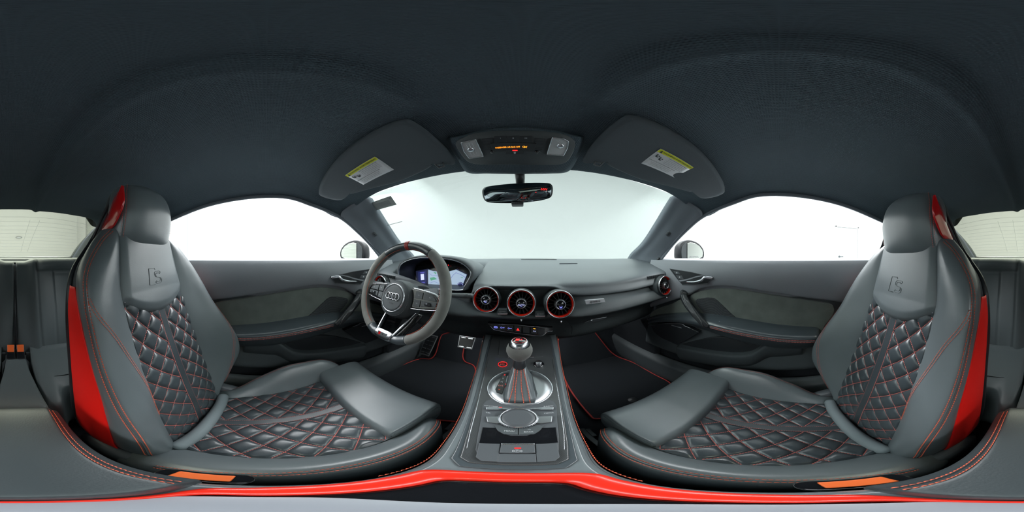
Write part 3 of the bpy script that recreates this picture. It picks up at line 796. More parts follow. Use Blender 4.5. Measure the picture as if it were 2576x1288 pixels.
    for y, h in ((-.30, .19), (-.2, .215), (0, .235), (.2, .225), (.30, .19), (.33, .15)):
        secs.append([W(-h, y, -.775), W(-h, y, -.66), W(-h+.02, y, -.635), W(h-.03, y, -.635), W(h-.01, y, -.66), W(h-.01, y, -.775)])
    mb = MB(); mb.loft(secs, 24); mb.build('seat_base', M['plastic_s'], root)
    mb = MB()
    for q in (-.185, .17):
        mb.box(W(q, .10, -.785), (.03, .70, .018)); mb.box(W(q, .40, -.775), (.045, .05, .03)); mb.box(W(q, .37, -.76), (.018, .12, .012))
    mb.build('seat_rail', M['dark_metal'], root, bevel=.003)
    secs = []
    for q in (.175, .185, .20, .21):
        k_ = .85 if q in (.175, .21) else 1
        secs.append([W(q, -.16+k_*yy, -.63+k_*zz) for yy, zz in ((-.12, -.06), (-.12, .02), (-.06, .055), (.03, .05), (.11, .01), (.13, -.06))])
    mb = MB(); mb.loft(secs, 8, 30); mb.build('recliner_cover', M['grey_plastic'], root)
    secs = []
    for q in (-.19, -.20, -.212, -.222):
        k_ = .85 if q in (-.19, -.222) else 1
        secs.append([W(q, -.17+k_*yy, -.665+k_*zz) for yy, zz in ((-.13, -.05), (-.13, .01), (-.06, .035), (.04, .03), (.09, .0), (.11, -.06))])
    mb = MB(); mb.loft(secs, 8, 30); mb.build('recliner_cover', M['grey_plastic'], root)
    return root
make_seat(-1, 0, 0, 'black quilted leather sport seat with red flank, behind the steering wheel')
make_seat(1, -.018, -.026, 'black quilted leather sport seat with red flank, on the side without a steering wheel')
# ================================================================ doors
def mirx(u, s): return u if s > 0 else 2*U0-u
def outl(px, s, x, n=None, closed=True):
    """outline traced on the plane at x (door side s); px in right-hand door pixels"""
    pts = []
    for u, v in px:
        p = PX(u, v, x+CAMX); pts.append(Vector((s*(p.x-CAMX), p.y, p.z)))
    return smooth(pts, n, closed) if n else pts
def slab(name, pts, d, m, parent, bevel=.002, seg=3, smooth_n=None):
    if smooth_n: pts = smooth(pts, smooth_n, True)
    return MB().prism(pts, d).build(name, m, parent, bevel=bevel, seg=seg)
def fill_grid(outline_a, outline_b, na, nb, f=None):
    """surface between two polylines of equal direction, bulged by f(a,b)->Vector"""
    A = smooth(outline_a, na); B = smooth(outline_b, na)
    def P(i, j):
        b = j/(nb-1); p = A[i].lerp(B[i], b)
        return p+(f(i/(na-1), b) if f else Vector((0, 0, 0)))
    return MB().grid(P, na, nb)
def make_door(s, label):
    root = empty('car_door', (s*.72, .0, -.56), label, 'car door')
    def D(x, y, z): return Vector((s*x, y, z))
    # inner door skin
    rows = []
    for z, xa, xb in [(-.012, .712, .712), (-.016, .690, .690), (-.024, .670, .672), (-.06, .657, .662), (-.10, .664, .668), (-.16, .686, .688), (-.24, .692, .692), (-.32, .692, .690), (-.42, .686, .684), (-.50, .672, .674), (-.55, .668, .672), (-.575, .690, .690)]:
        rows.append([D(xa+.02, .72, z-.02), D(xa+.005, .60, z-.004), D(xa, .45, z), D(xa, .2, z), D(xb, 0, z), D(xb, -.25, z), D(xb+.004, -.50, z), D(xb+.02, -.66, z)])
    NR = Net(rows)
    mb = MB(); mb.surf(lambda a, b: NR(a, .47+.53*b), 70, 50); mb.build('door_panel', M['plastic'], root, solid=.01)
    mb = MB(); mb.surf(lambda a, b: NR(a, .475*b), 70, 50); mb.build('upper_door_panel', M['waist'], root, solid=.01)
    # upper waist panel, soft, overhanging the insert
    low = outl([(1640, 772), (1690, 756), (1734, 742), (1767, 725), (1814, 719), (1867, 723), (1967, 739), (2084, 755), (2125, 762), (2180, 768)], s, .664)
    top_ = [D(.672, p.y, -.022) for p in low]
    lowi = [Vector((s*.648, p.y, p.z)) for p in low]
    mb = MB(); A, B = smooth(top_, 60), smooth(low, 60)
    def P(i, j):
        t = j/24; p = A[i].lerp(B[i], min(1, t/.93)); k_ = min(1, t/.93)
        xx = .668-.020*math.sin(PI*min(1, k_*1.0))**.7-.004*k_
        if t > .93: xx = .664+.014*(t-.93)/.07; p = B[i]
        return Vector((s*xx, p.y, p.z))
    mb.grid(P, 60, 25); o = mb.build('waist_panel', M['waist'], root)
    # suede insert
    ins = outl([(1738, 747), (1767, 731), (1814, 725), (1867, 729), (1967, 745), (2078, 761), (2096, 772), (2094, 790), (2075, 815), (2054, 838), (1960, 832), (1864, 817), (1800, 808), (1768, 790)], s, .672)
    slab('suede_insert', ins, D(.02, 0, 0), M['alcantara'], root, .004, smooth_n=90)
    ins2 = outl([(1728, 752), (1690, 764), (1655, 776), (1640, 788), (1640, 806), (1680, 800), (1720, 797), (1755, 800)], s, .673)
    slab('front_insert', ins2, D(.02, 0, 0), M['alcantara'], root, .003, smooth_n=60)
    # tweeter grille leaf
    lf = outl([(1752, 757), (1775, 748), (1798, 749), (1815, 762), (1838, 784), (1860, 805), (1830, 801), (1782, 792)], s, .6705)
    o = slab('tweeter_grille', lf, D(.01, 0, 0), M['plastic_s'], root, .001, smooth_n=60)
    mb = MB(); c0 = PX(1752, 757, .67+CAMX); 
    yy = [p.y for p in lf]; zz = [p.z for p in lf]
    import itertools
    def inside(y, z):
        r_ = False; n = len(lf); L_ = smooth(lf, 60, True); n = len(L_)
        for i in range(n):
            a, b = L_[i], L_[(i+1) % n]
            if (a.z > z) != (b.z > z) and y < (b.y-a.y)*(z-a.z)/(b.z-a.z)+a.y: r_ = not r_
        return r_
    z = min(zz)+.003
    while z < max(zz):
        run = []
        y = min(yy)
        while y < max(yy)+.01:
            y += .004
            zc = z+.006*math.sin(y*50)
            if inside(y, zc): run.append((s*.6700, y, zc))
            else:
                if len(run) > 2: mb.tube(run, .0011, 5)
                run = []
        z += .0052
    t_ = mb.build('grille_ribs', M['grey_plastic'], o)
    # armrest
    secs = []
    for y, zt, xi, hh in [(-.165, -.345, .655, .02), (-.155, -.340, .625, .05), (-.12, -.334, .603, .072), (0, -.318, .596, .078), (.12, -.300, .595, .075), (.22, -.290, .600, .07), (.30, -.290, .612, .06), (.40, -.302, .630, .05), (.50, -.325, .645, .045), (.60, -.358, .655, .04), (.68, -.40, .665, .03)]:
        secs.append([D(.70, y, zt+.022), D(.66, y, zt+.018), D((.66+xi)/2, y, zt+.010), D(xi+.008, y, zt+.003), D(xi, y, zt-.008), D(xi+.004, y, zt-.022), D(xi+.016, y, zt-hh*.6), D(xi+.04, y, zt-hh), D(.70, y, zt-hh-.005)])
    mb = MB(); mb.loft(secs, 80, 40); ar = mb.build('armrest', M['leather'], root)
    st = MB()
    for dz in (-.010, -.018):
        pts = smooth([D(.601, -.135, -.336+dz), D(.5945, -.08, -.3285+dz), D(.5935, 0, -.318+dz), D(.5930, .12, -.300+dz), D(.5990, .22, -.291+dz), D(.607, .27, -.290+dz)], 80)
        st.dashes(pts, [D(-1, 0, .3)]*80, ln=.004, gap=.0015, w=.0008, lift=.0012)
    st.build('stitching', M['stitch'], ar)
    g_ = MB(); g_.tube(smooth([D(.601, -.135, -.350), D(.5945, -.08, -.3425), D(.5935, 0, -.332), D(.5930, .12, -.314), D(.5990, .22, -.305), D(.607, .27, -.304)], 40), .0018, 6); g_.build('piping', M['leather_dark'], ar)
    # pull handle with carbon face
    ph = [D(.652, .425, -.176), D(.628, .405, -.190), D(.612, .375, -.218), D(.606, .340, -.252), D(.606, .305, -.288), D(.612, .285, -.308)]
    sp = smooth(ph, 30); mb = MB(); secs = []
    for i, p in enumerate(sp):
        t = (sp[min(i+1, 29)]-sp[max(i-1, 0)]).normalized(); wv = D(0, .80, .55).normalized(); wv = (wv-t*wv.dot(t)).normalized(); nn = t.cross(wv); 
        if nn.x*s > 0: nn = -nn
        secs.append((p, t, wv, nn))
    def hsec_(w2, h, off):
        return [[p+wv*(math.copysign(abs(math.cos(q))**.6, math.cos(q))*w2)+nn*(off+math.copysign(abs(math.sin(q))**.6, math.sin(q))*h) for q in [2*PI*i/20 for i in range(20)]] for p, t, wv, nn in secs]
    mb.loft(hsec_(.016, .011, -.004)); hd = mb.build('pull_handle', M['plastic_s'], root)
    mb = MB(); mb.loft(hsec_(.0105, .003, .0075)[1:-2]); o = mb.build('handle_inlay', M['carbon'], hd); o['label'] = 'carbon weave face of the pull handle'
    # window switch
    sw = outl([(1796, 802), (1826, 806), (1856, 812), (1840, 815), (1806, 812)], s, .640)
    o = slab('window_switch', sw, D(.02, 0, 0), M['piano'], root, .0015)
    c_ = PX(1813, 808, .634+CAMX); c_ = D(c_.x-CAMX, c_.y, c_.z)
    mb = MB(); mb.tube([c_+D(0, -.012, 0), c_+D(-.004, 0, .003), c_+D(0, .012, 0)], [.003, .0045, .003], 10); mb.build('switch_cap', M['chrome'], o)
    # release handle in its recess
    bz = outl([(1688, 676), (1740, 684), (1796, 697), (1784, 713), (1720, 716), (1706, 700)], s, .646)
    o = slab('handle_recess', bz, D(.02, 0, 0), M['plastic_s'], root, .002)
    ring = outl([(1688, 676), (1740, 684), (1796, 697), (1784, 713), (1720, 716), (1706, 700)], s, .645)
    mb = MB(); dens = [a.lerp(b, t/6) for a, b in zip(ring, ring[1:]+ring[:1]) for t in range(6)]
    mb.tube(dens, .0014, 6, closed=True); mb.build('recess_frame', M['grey_plastic'], o)
    hp = [PX(u, v, x+CAMX) for u, v, x in ((1729, 709, .640), (1750, 709, .632), (1766, 705, .628), (1774, 698, .630), (1783, 698, .634), (1794, 699, .642))]
    hp = smooth([D(p.x-CAMX, p.y, p.z) for p in hp], 30)
    mb = MB(); mb.tube(hp, [.004+.0025*min(1, i/6) for i in range(30)], 12); mb.build('release_lever', M['chrome'], o)
    for (u, v), (u2, v2) in (((1697, 682), (1712, 690)), ((1703, 692), (1720, 702))):
        pts = outl([(u, v), (u2-2, v+1), (u2+3, v2), (u+6, v2)], s, .6445)
        b_ = slab('lock_button', pts, D(.01, 0, 0), M['grey_plastic'], o, .001)
        cc = (pts[0]+pts[2])/2+D(-.0008, 0, 0)
        mb = MB(); mb.tube([cc+D(0, -.002, .0015), cc+D(0, -.002, .004), cc+D(0, .002, .004), cc+D(0, .002, .0015)], .0005, 5); mb.box(cc, (.0008, .006, .004)); mb.build('lock_symbol', M['white_ink'], b_)
    # lower loudspeaker cover
    lp = outl([(1640, 818), (1675, 813), (1714, 813), (1735, 822), (1762, 834), (1735, 851), (1706, 866), (1668, 850), (1648, 835)], s, .664)
    o = slab('speaker_cover', lp, D(.03, 0, 0), M['plastic_s'], root, .003, smooth_n=None)
    rim_ = outl([(1640, 818), (1675, 813), (1714, 813), (1727, 819), (1740, 824)], s, .661)
    mb = MB(); mb.tube(smooth(rim_, 40), [.0012+.0022*math.sin(PI*i/39)**2*(i/39) for i in range(40)], 8); mb.build('chrome_strip', M['alu'], o)
    q_ = PX(1705, 818, .661+CAMX); q_ = D(q_.x-CAMX, q_.y, q_.z)
    text('lettering', 'BANG & OLUFSEN', q_+D(-.002, 0, -.004), D(0, -s*1.0, 0) if s > 0 else D(0, 1, 0), (0, 0, 1), .0075, M['white_ink'], o)
    # map pocket
    lipp = outl([(1706, 870), (1750, 878), (1800, 886), (1850, 890.5), (1884, 888), (1903, 880), (1931, 862), (1960, 858), (2020, 852)], s, .655)
    L_ = smooth(lipp, 70); mb = MB()
    secs = [[p+D(0, 0, 0), p+D(-.004, 0, -.003), p+D(-.006, 0, -.02), p+D(.006, 0, -.07), p+D(.04, 0, -.11), p+D(.04, 0, -.004)] for p in L_]
    mb.loft(secs, None, 20); mb.build('pocket_wall', M['plastic'], root)
    bk = outl([(1714, 867), (1784, 849), (1850, 848), (1931, 860), (1903, 878), (1884, 886), (1850, 889), (1800, 884)], s, .675)
    slab('pocket_recess', bk, D(.02, 0, 0), M['plastic_s'], root, .002, smooth_n=50)
    # exterior door mirror
    return root
make_door(-1, 'inner door panel with suede insert and carbon pull handle, beside the steering wheel')
make_door(1, 'inner door panel with suede insert and carbon pull handle, opposite the steering wheel')
def make_ext_mirror(s, label):
    def D(x, y, z): return Vector((s*x, y, z))
    xm, ym = .955, .545
    root = empty('door_mirror', D(.80, .60, -.03), label, 'door mirror')
    # head: the glass faces backwards and a little inwards
    n = D(-.28, -.96, 0).normalized(); rt = D(.96, -.28, 0).normalized(); up = Vector((0, 0, 1))
    C = D(xm, ym, .030)
    prof = [(-.112, -.050), (-.116, 0), (-.108, .035), (-.08, .062), (-.04, .074), (.01, .070), (.06, .052), (.098, .020), (.110, -.015), (.100, -.045), (.06, -.056), (0, -.060), (-.07, -.058)]
    secs = []
    for d, k_ in ((.0, .94), (-.004, 1.0), (-.02, 1.03), (-.06, .98), (-.09, .8), (-.11, .5), (-.115, .15)):
        secs.append([C+n*d+rt*(a*k_)+up*(b*k_) for a, b in prof])
    mb = MB(); mb.loft(secs, 20, 52); mb.build('mirror_housing', mat('housing_plastic', (.006, .007, .009), .5, spec=.25), root)
    gp = [(-.058, -.046), (-.058, .052), (-.03, .059), (.01, .055), (.052, .039), (.082, .012), (.090, -.013), (.082, -.036), (.055, -.045), (0, -.048)]
    mb = MB(); mb.prism([C+n*.001+rt*a+up*b for a, b in gp], n*.004)
    mb.build('mirror_glass', M['ext_mirror'], root, bevel=.001)
    mb = MB(); mb.prism([C+n*.001+rt*a+up*b for a, b in [(-.105, -.046), (-.108, 0), (-.10, .032), (-.075, .054), (-.064, .058), (-.064, -.048)]], n*.003)
    mb.build('inner_cheek', M['plastic_s'], root, bevel=.001)
    mb = MB(); mb.loft([[D(.74+dx, .60+dy, -.075) for dx, dy in ((0, -.03), (.05, -.03), (.05, .03), (0, .03))], [D(.82+dx, .60+dy, -.04) for dx, dy in ((0, -.02), (.05, -.02), (.05, .02), (0, .02))], [D(.86+dx, .58+dy, -.02) for dx, dy in ((0, -.02), (.05, -.02), (.05, .02), (0, .02))]], 10, 20)
    mb.build('mirror_arm', M['plastic_s'], root)
    if s > 0:
        q = C+n*.0065+rt*.0+up*-.036
        text('lettering', 'OBJECTS IN MIRROR ARE\nCLOSER THAN THEY APPEAR', q, rt if s > 0 else -rt, up, .007, M['ink_grey'], root, extrude=.0001)
    return root
make_ext_mirror(-1, 'black exterior door mirror seen through the window on the steering wheel side')
make_ext_mirror(1, 'black exterior door mirror with small warning text, through the passenger window')

# ================================================================ rear bench
XB = -.012
root = empty('rear_bench', (XB, -.75, FL), 'black leather rear bench with two shaped seats behind the front seats', 'rear seat')
def RB(x, y, z): return Vector((XB+x, y, z))
def back_y(z): return -.865+(-z-.01)*.30
def zt(x):
    x = abs(x); return -.028+.018*min(1, max(0, (x-.05)/.06))-.03*max(0, (x-.40)/.15)**2
for s in (-1, 1):
    def BP(i, j, s=s):
        x = .004+.565*i/90; t = j/60
        top_ = zt(x); z = top_-(top_+.50)*t
        y = back_y(z)
        y += .018*math.exp(-((x-.10)/.03)**2)*(1-.3*t) - .030*math.sin(PI*min(1, max(0, (x-.13)/.24)))*min(1, t/.2)+.035*max(0, min(1, (x-.36)/.06))*min(1, t/.3)
        for g0, wd in ((.1115+.010*t, .004), (.205-.004*t, .003)):
            if g0 > .15 and z > -.085: continue
            y -= .008*math.exp(-((x-g0)/wd)**2)
        if .112 < x < .33: y -= .010*math.exp(-((z+.082)/.004)**2); y += .012*math.exp(-((z+.045)/.03)**2)
        y -= .012*math.exp(-(x/.006)**2)
        r_ = max(0, 1-t/.05); y -= .03*r_*r_
        return RB(s*x, y, z-.006*r_*0)
    mb = MB(); mb.grid(BP, 91, 61); o = mb.build('backrest', M['leather_dark'], root, solid=.02)
    # seat cushion
    secs = []
    for x, k_ in ((.062, .8), (.075, 1), (.105, 1), (.14, .97), (.22, .93), (.33, .93), (.44, 1.0), (.53, 1.0), (.56, .7)):
        fy = 0 if x < .11 else -.085
        secs.append([RB(s*x, -.74, -.70), RB(s*x, -.74, -.475), RB(s*x, -.70, -.470-.01*(1-k_)), RB(s*x, -.60, -.485-.05*(1-k_)), RB(s*x, -.50+fy*.3, -.500-.07*(1-k_)), RB(s*x, -.42+fy*.8, -.512-.1*(1-k_)), RB(s*x, -.385+fy, -.53-.05*(1-k_)), RB(s*x, -.37+fy, -.60), RB(s*x, -.36+fy, -.75)])
    mb = MB(); mb.loft(secs, 50, 60); mb.build('seat_cushion', M['leather_dark'], root)
    for yy in (-.62, -.53):
        mb = MB(); mb.tube([RB(s*x, yy, -.484+(yy+.62)*-.14-.003) for x in (.08, .2, .3, .4, .5)], .0016, 5); mb.build('cushion_seam', M['plastic_s'], root)
    # child seat anchor cover
    c_ = RB(s*.075, -.722, -.505)
    mb = MB(); mb.prism([c_+Vector((a, .012, b)) for a, b in ((-.032, .030), (.032, .030), (.030, -.01), (.018, -.030), (-.018, -.030), (-.030, -.01))], (0, .012, 0))
    o = mb.build('anchor_cover', M['plastic'], root, bevel=.002)
    mb = MB(); mb.prism([c_+Vector((a, .025, b)) for a, b in ((-.014, .028), (.014, .028), (.014, -.018), (-.014, -.018))], (0, .003, 0)); mb.build('anchor_flap', M['plastic_s'], o, bevel=.001)
# tunnel pad between the two rear seats
mb = MB(); secs = []
for y, h, z in ((-.745, .030, -.485), (-.70, .036, -.492), (-.60, .042, -.505), (-.50, .050, -.500), (-.42, .056, -.500), (-.36, .060, -.505), (-.345, .055, -.54)):
    secs.append([RB(-h-.02, y, -.70), RB(-h-.006, y, z-.02), RB(-h, y, z), RB(-h*.5, y, z+.004), RB(h*.5, y, z+.004), RB(h, y, z), RB(h+.006, y, z-.02), RB(h+.02, y, -.70)])
mb.loft(secs, 40, 40); tp = mb.build('tunnel_pad', M['leather_dark'], root)
mb = MB(); mb.tube([RB(0, back_y(-.05)-.01, -.05), RB(0, back_y(-.30)+.001, -.3), RB(0, back_y(-.46)+.012, -.46)], [.003, .004, .009], 8); mb.build('centre_gap', M['plastic_s'], root)
# twin rear buckles
for k_, x in ((0, -.020), (1, .022)):
    c_ = RB(x, -.712, -.468)
    bk_ = empty('rear_belt_buckle', c_, 'orange and black rear belt buckle, %s' % ('nearer the driver side of the bench' if x < 0 else 'nearer the passenger side of the bench'), 'belt buckle', 'belt buckles between the rear seats')
    nb = Vector((0, .75, .66)).normalized(); ub = Vector((0, -.66, .75)).normalized()
    def Q(a, b, d): return c_+Vector((a, 0, 0))+ub*b+nb*d
    mb = MB(); mb.prism([Q(a, b, 0) for a, b in ((-.017, -.045), (.017, -.045), (.018, .03), (-.018, .03))], nb*.02); mb.build('buckle_body', M['piano'], bk_, bevel=.003)
    mb = MB(); mb.prism([Q(a, b, .018) for a, b in ((-.014, -.010), (.014, -.010), (.015, .028), (-.015, .028))], nb*.006); mb.build('release_button', M['orange'], bk_, bevel=.002)
# parcel shelf / load edge under the rear window
mb = MB(); mb.surf(Net([[(x, -.885, -.045) for x in (-.6, 0, .6)], [(x, -1.3, -.05) for x in (-.6, 0, .6)], [(x, -1.75, -.06) for x in (-.62, 0, .62)]]), 20, 20)
o = mb.build('parcel_shelf', M['plastic'], None, solid=-.01); tag(o, 'dark parcel shelf below the rear window behind the rear bench', 'parcel shelf')
mb = MB(); mb.tube([(-.60, -1.55, -.012), (0, -1.66, -.008), (.60, -1.55, -.012)], .006, 8); o = mb.build('trim_20', M['alu']); tag(o, kind='structure')

# ================================================================ sun visors
def make_visor(s, label, words):
    root = empty('sun_visor', (s*.30, .30, .27), label, 'sun visor')
    def D(x, y, z): return Vector((s*x, y, z))
    def vz(x, y): return .283-.32*max(0, abs(x)-.15)**1.6-.080*max(0, y-.2)
    ol = [(.152, .205), (.149, .30), (.152, .36), (.155, .374), (.160, .376), (.166, .358), (.172, .347), (.205, .345), (.213, .356), (.26, .362), (.34, .350), (.45, .282), (.468, .262), (.505, .258), (.520, .235), (.517, .19), (.49, .165), (.40, .158), (.30, .165), (.20, .180), (.165, .188)]
    if True:
        P = smooth([Vector((a, b, 0)) for a, b in ol], 110, True)
        cx = sum(p.x for p in P)/len(P); cy = sum(p.y for p in P)/len(P)
        mb = MB(); rings = []
        for k_, dz in ((.0, 0), (.5, 0), (.8, 0), (.93, 0), (.98, .0015), (1.0, .006), (1.0, .013), (.97, .017)):
            rings.append([D(cx+(p.x-cx)*k_, cy+(p.y-cy)*k_, vz(cx+(p.x-cx)*k_, cy+(p.y-cy)*k_)-.012+dz) for p in P])
        mb.loft(rings, cap=True); vb = mb.build('visor_body', M['visor'], root)
    # pivot clip in the notch near the middle of the car
    c_ = D(.188, .352, vz(.188, .352)-.009)
    mb = MB(); mb.box(c_+D(0, .004, .004), (.032, .016, .010)); o = mb.build('clip_bracket', M['plastic_s'], root, bevel=.003)
    mb = MB(); mb.tube([c_+D(-.010, .0, -.004), c_+D(-.008, .012, -.008), c_+D(.008, .012, -.008), c_+D(.010, .0, -.004)], .0022, 8); mb.build('clip_hook', M['grey_plastic'], root)
    # warning sticker
    if s < 0: q = [(868, 441), (943, 394), (991, 427), (914, 465)]
    else: q = [(1662, 374), (1745, 421), (1697, 447), (1613, 411)]
    def onv(u, v, off):
        z = .24
        for _ in range(8):
            p = PZ(u, v, z); z = vz(abs(p.x), p.y)-.012-off
        return PZ(u, v, z)
    if s < 0: order = [0, 1, 2, 3]
    else: order = [0, 1, 2, 3]
    C = [onv(*q[i], .0006) for i in order]        # top-left, top-right, bottom-right, bottom-left as read
    def L(a, b, off=0): p = C[0].lerp(C[1], a).lerp(C[3].lerp(C[2], a), b); return p+Vector((0, 0, -off))
    mb = MB(); mb.grid(lambda i, j: L(i/12, j/8, 0), 13, 9); st_ = mb.build('warning_sticker', M['label'], root, solid=.0004)
    mb = MB(); mb.grid(lambda i, j: L(i/12, .17*j/2, .0009), 13, 3); o = mb.build('yellow_header', M['yellow'], st_)
    rt = (L(1, .1)-L(0, .1)); up = L(.5, 0)-L(.5, 1)
    wd = rt.length; ht = up.length
    def T(txt, a, b, size, m=M['ink'], align='CENTER'):
        nrm = rt.cross(up).normalized()
        if nrm.z > 0: pass
        text('lettering', txt, L(a, b, .0016), rt, up, size, m, st_, extrude=.0001, align=align)
    T('WARNING! AVERTISSEMENT!', .55, .085, wd*.066)
    mb = MB(); mb.prism([L(.05, .15, .0012), L(.11, .15, .0012), L(.08, .02, .0012)], (0, 0, -.0003)); mb.build('warning_triangle', M['ink'], st_)
    T('EVEN WITH ADVANCED AIR BAGS', .63, .22, wd*.036)
    body = ['Children can be killed or seriously injured by', 'the air bag. The back seat is the safest place for', 'children. Never put a rear-facing child seat in the', 'front. Always use seat belts and child restraints.']
    for i, t in enumerate(body): T(t, .63, .30+.075*i, wd*.029, M['ink_grey'])
    T('MEME AVEC DES SACS GONFLABLES PERFECTIONNES', .40, .62, wd*.032)
    body = ['Les enfants peuvent etre tues ou gravement blesses', 'par le sac gonflable. Le siege arriere est la place', 'la plus sure pour les enfants. Utiliser les ceintures.']
    for i, t in enumerate(body): T(t, .42, .71+.08*i, wd*.029, M['ink_grey'])
    # two small pictograms: seated figures beside a bag
    for k_, (a, b) in enumerate(((.10, .34), (.22, .42))):
        mb = MB(); w_ = .035
        def K(x, y): return L(a+x*w_, b-y*w_*1.6, .0013)
        mb.prism([K(-1, 1.6), K(0, 1.6), K(0, .9), K(-1, .9)], (0, 0, -.0003))
        mb.prism([K(-1.1, .7), K(-.1, .7), K(.3, -.3), K(1.2, -.5), K(1.1, -1.1), K(-.7, -1.0)], (0, 0, -.0003))
        mb.prism([K(1.0, 1.2), K(1.7, .8), K(1.5, -.1), K(.9, .2)], (0, 0, -.0003))
        mb.build('pictogram', M['ink'], st_)
    return root
make_visor(-1, 'folded sun visor with yellow warning sticker above the steering wheel', None)
make_visor(1, 'folded sun visor with yellow warning sticker on the passenger side of the roof console', None)

# ================================================================ roof console
root = empty('roof_console', (0, .40, .28), 'dark roof console with two reading lamps and an orange air bag notice', 'roof console')
PN, PO = Vector((0, .12, 1)).normalized(), Vector((0, .40, .262))   # plane of its face
def RC(u, v, off=0):
    p = PP(u, v, PO-PN*off, PN); return p
ro_ = [(1162, 348), (1200, 334), (1300, 329), (1400, 334), (1436, 346), (1447, 362), (1438, 390), (1420, 410), (1380, 415), (1300, 414), (1215, 414), (1180, 408), (1160, 388), (1146, 362)]
fr = [(1168, 341), (1300, 322), (1432, 339), (1462, 350), (1450, 390), (1425, 428), (1380, 434), (1300, 435), (1230, 434), (1180, 431), (1155, 395), (1132, 352)]
def ring3(px, off, k_=1, n=72):
    pts = [RC(u, v, off) for u, v in px]; c_ = sum(pts, Vector())/len(pts)
    return smooth([c_+(p-c_)*k_ for p in pts], n, True)
mb = MB(); mb.loft([ring3(fr, -.030, 1.06), ring3(fr, -.014, 1.04), ring3(fr, -.003, 1.0), ring3(fr, .000, .96)]); mb.build('console_surround', M['headliner'], root)
mb = MB(); mb.loft([ring3(ro_, -.006, 1.0), ring3(ro_, .002, 1.0), ring3(ro_, .004, .985)]); fc = mb.build('console_face', M['plastic'], root)
def rpoly(name, px, off, th, m, parent, bevel=.0008):
    pts = [RC(u, v, off) for u, v in px]
    return MB().prism(pts, PN*-th).build(name, m, parent, bevel=bevel)
for k_, px in enumerate(([(1160, 359), (1196, 351), (1216, 393), (1180, 398), (1167, 381)], [(1390, 346), (1418, 349), (1430, 356), (1428, 372), (1418, 391), (1376, 388)])):
    b_ = rpoly('reading_lamp', px, .0035, .003, M['lens'], root, .001)
    pts = [RC(u, v, .0068) for u, v in px]
    dens = [a.lerp(b, t/6) for a, b in zip(pts, pts[1:]+pts[:1]) for t in range(6)]
    mb = MB(); mb.tube(dens, .0012, 6, closed=True); mb.build('lamp_frame', M['chrome'], b_)
    c_ = sum(pts, Vector())/len(pts)
    mb = MB(); mb.lathe([(0, .003), (.005, .003), (.0075, .001), (.008, -.001)], c_, -PN, 24); mb.build('bulb', M['chrome'], b_)
    px2 = [pts[0].lerp(c_, .3), pts[1].lerp(c_, .3), pts[2].lerp(c_, .35), pts[3].lerp(c_, .35)]
    mb = MB()
    for t in (.2, .5, .8): mb.tube([px2[0].lerp(px2[1], t), px2[3].lerp(px2[2], t)], .0005, 4)
    mb.build('lens_ribs', M['label'], b_)
for i, (u, t) in enumerate(((1259, 'I'), (1291, 'II'), (1323, 'III'))):
    b_ = rpoly('garage_button', [(u-15.5, 342), (u+15.5, 341), (u+16, 356), (u-16, 357)], .004, .0015, M['plastic_s'], root, .0006)
    text('lettering', t, RC(u, 348, .0062), (1, 0, 0), (0, -1, 0) if False else (0, -.0, 1) if False else RC(u, 340, 0)-RC(u, 356, 0), .007, M['white_ink'], b_, extrude=.0001)
for u0_, u1_ in ((1212, 1240), (1345, 1372)):
    b_ = rpoly('microphone_grille', [(u0_, 349), (u1_, 346), (u1_+2, 375), (u0_+8, 378)] if u0_ < 1300 else [(u0_, 346), (u1_, 349), (u1_-8, 378), (u0_-2, 375)], .004, .0008, M['plastic_s'], root, .0003)
    mb = MB()
    for i in range(8):
        for j in range(7):
            p = RC(u0_+4+(u1_-u0_-8)*i/7+(1 if u0_ < 1300 else -1)*j*.7, 351+22*j/6, .0055)
            mb.lathe([(0, .0002), (.0006, .0001), (.0007, -.0003)], p, -PN, 6)
    mb.build('dots', M['grey_plastic'], b_)
b_ = rpoly('notice_window', [(1233, 360), (1350, 360), (1342, 381), (1240, 381)], .0045, .002, M['plastic_s'], root, .0008)
upv = RC(1290, 340, 0)-RC(1290, 380, 0)
text('lettering', 'PASSENGER AIR BAG OFF', RC(1277, 370.5, .0070), (1, 0, 0), upv, .0075, E['amber'], b_, extrude=.0001, sx=.60)
mb = MB(); c_ = RC(1322, 370, .0070)
ux, uy = Vector((1, 0, 0)), upv.normalized()
mb.tube([c_+ux*-.003+uy*.003, c_+ux*.003-uy*.003], .0005, 5); mb.tube([c_+ux*.003+uy*.003, c_+ux*-.003-uy*.003], .0005, 5)
mb.tube([c_+ux*(-.0035+.0025*math.cos(t))+uy*(.001+.0025*math.sin(t)) for t in [2*PI*i/12 for i in range(12)]], .0004, 5, closed=True)
mb.build('air_bag_symbol', E['amber'], b_)
b_ = rpoly('lamp_button', [(1274, 377), (1314, 377), (1316, 388), (1272, 388)], .0065, .0008, M['plastic_s'], root, .0004)
mb = MB(); mb.prism([RC(u, v, .0078) for u, v in ((1289, 377.5), (1302, 377.5), (1302, 379.2), (1289, 379.2))], -PN*.0006); mb.build('red_light', E['red'], b_)
mb = MB(); mb.prism([RC(u, v, .0078) for u, v in ((1292, 382), (1298, 382), (1297, 387), (1293, 387))], -PN*.0003); mb.build('lamp_symbol', M['white_ink'], b_)
for u in (1238, 1350):
    mb = MB(); mb.lathe([(0, .004), (.0035, .004), (.0046, .002), (.0048, 0)], RC(u, 381, .004), -PN, 20); mb.build('round_button', M['piano'], root)
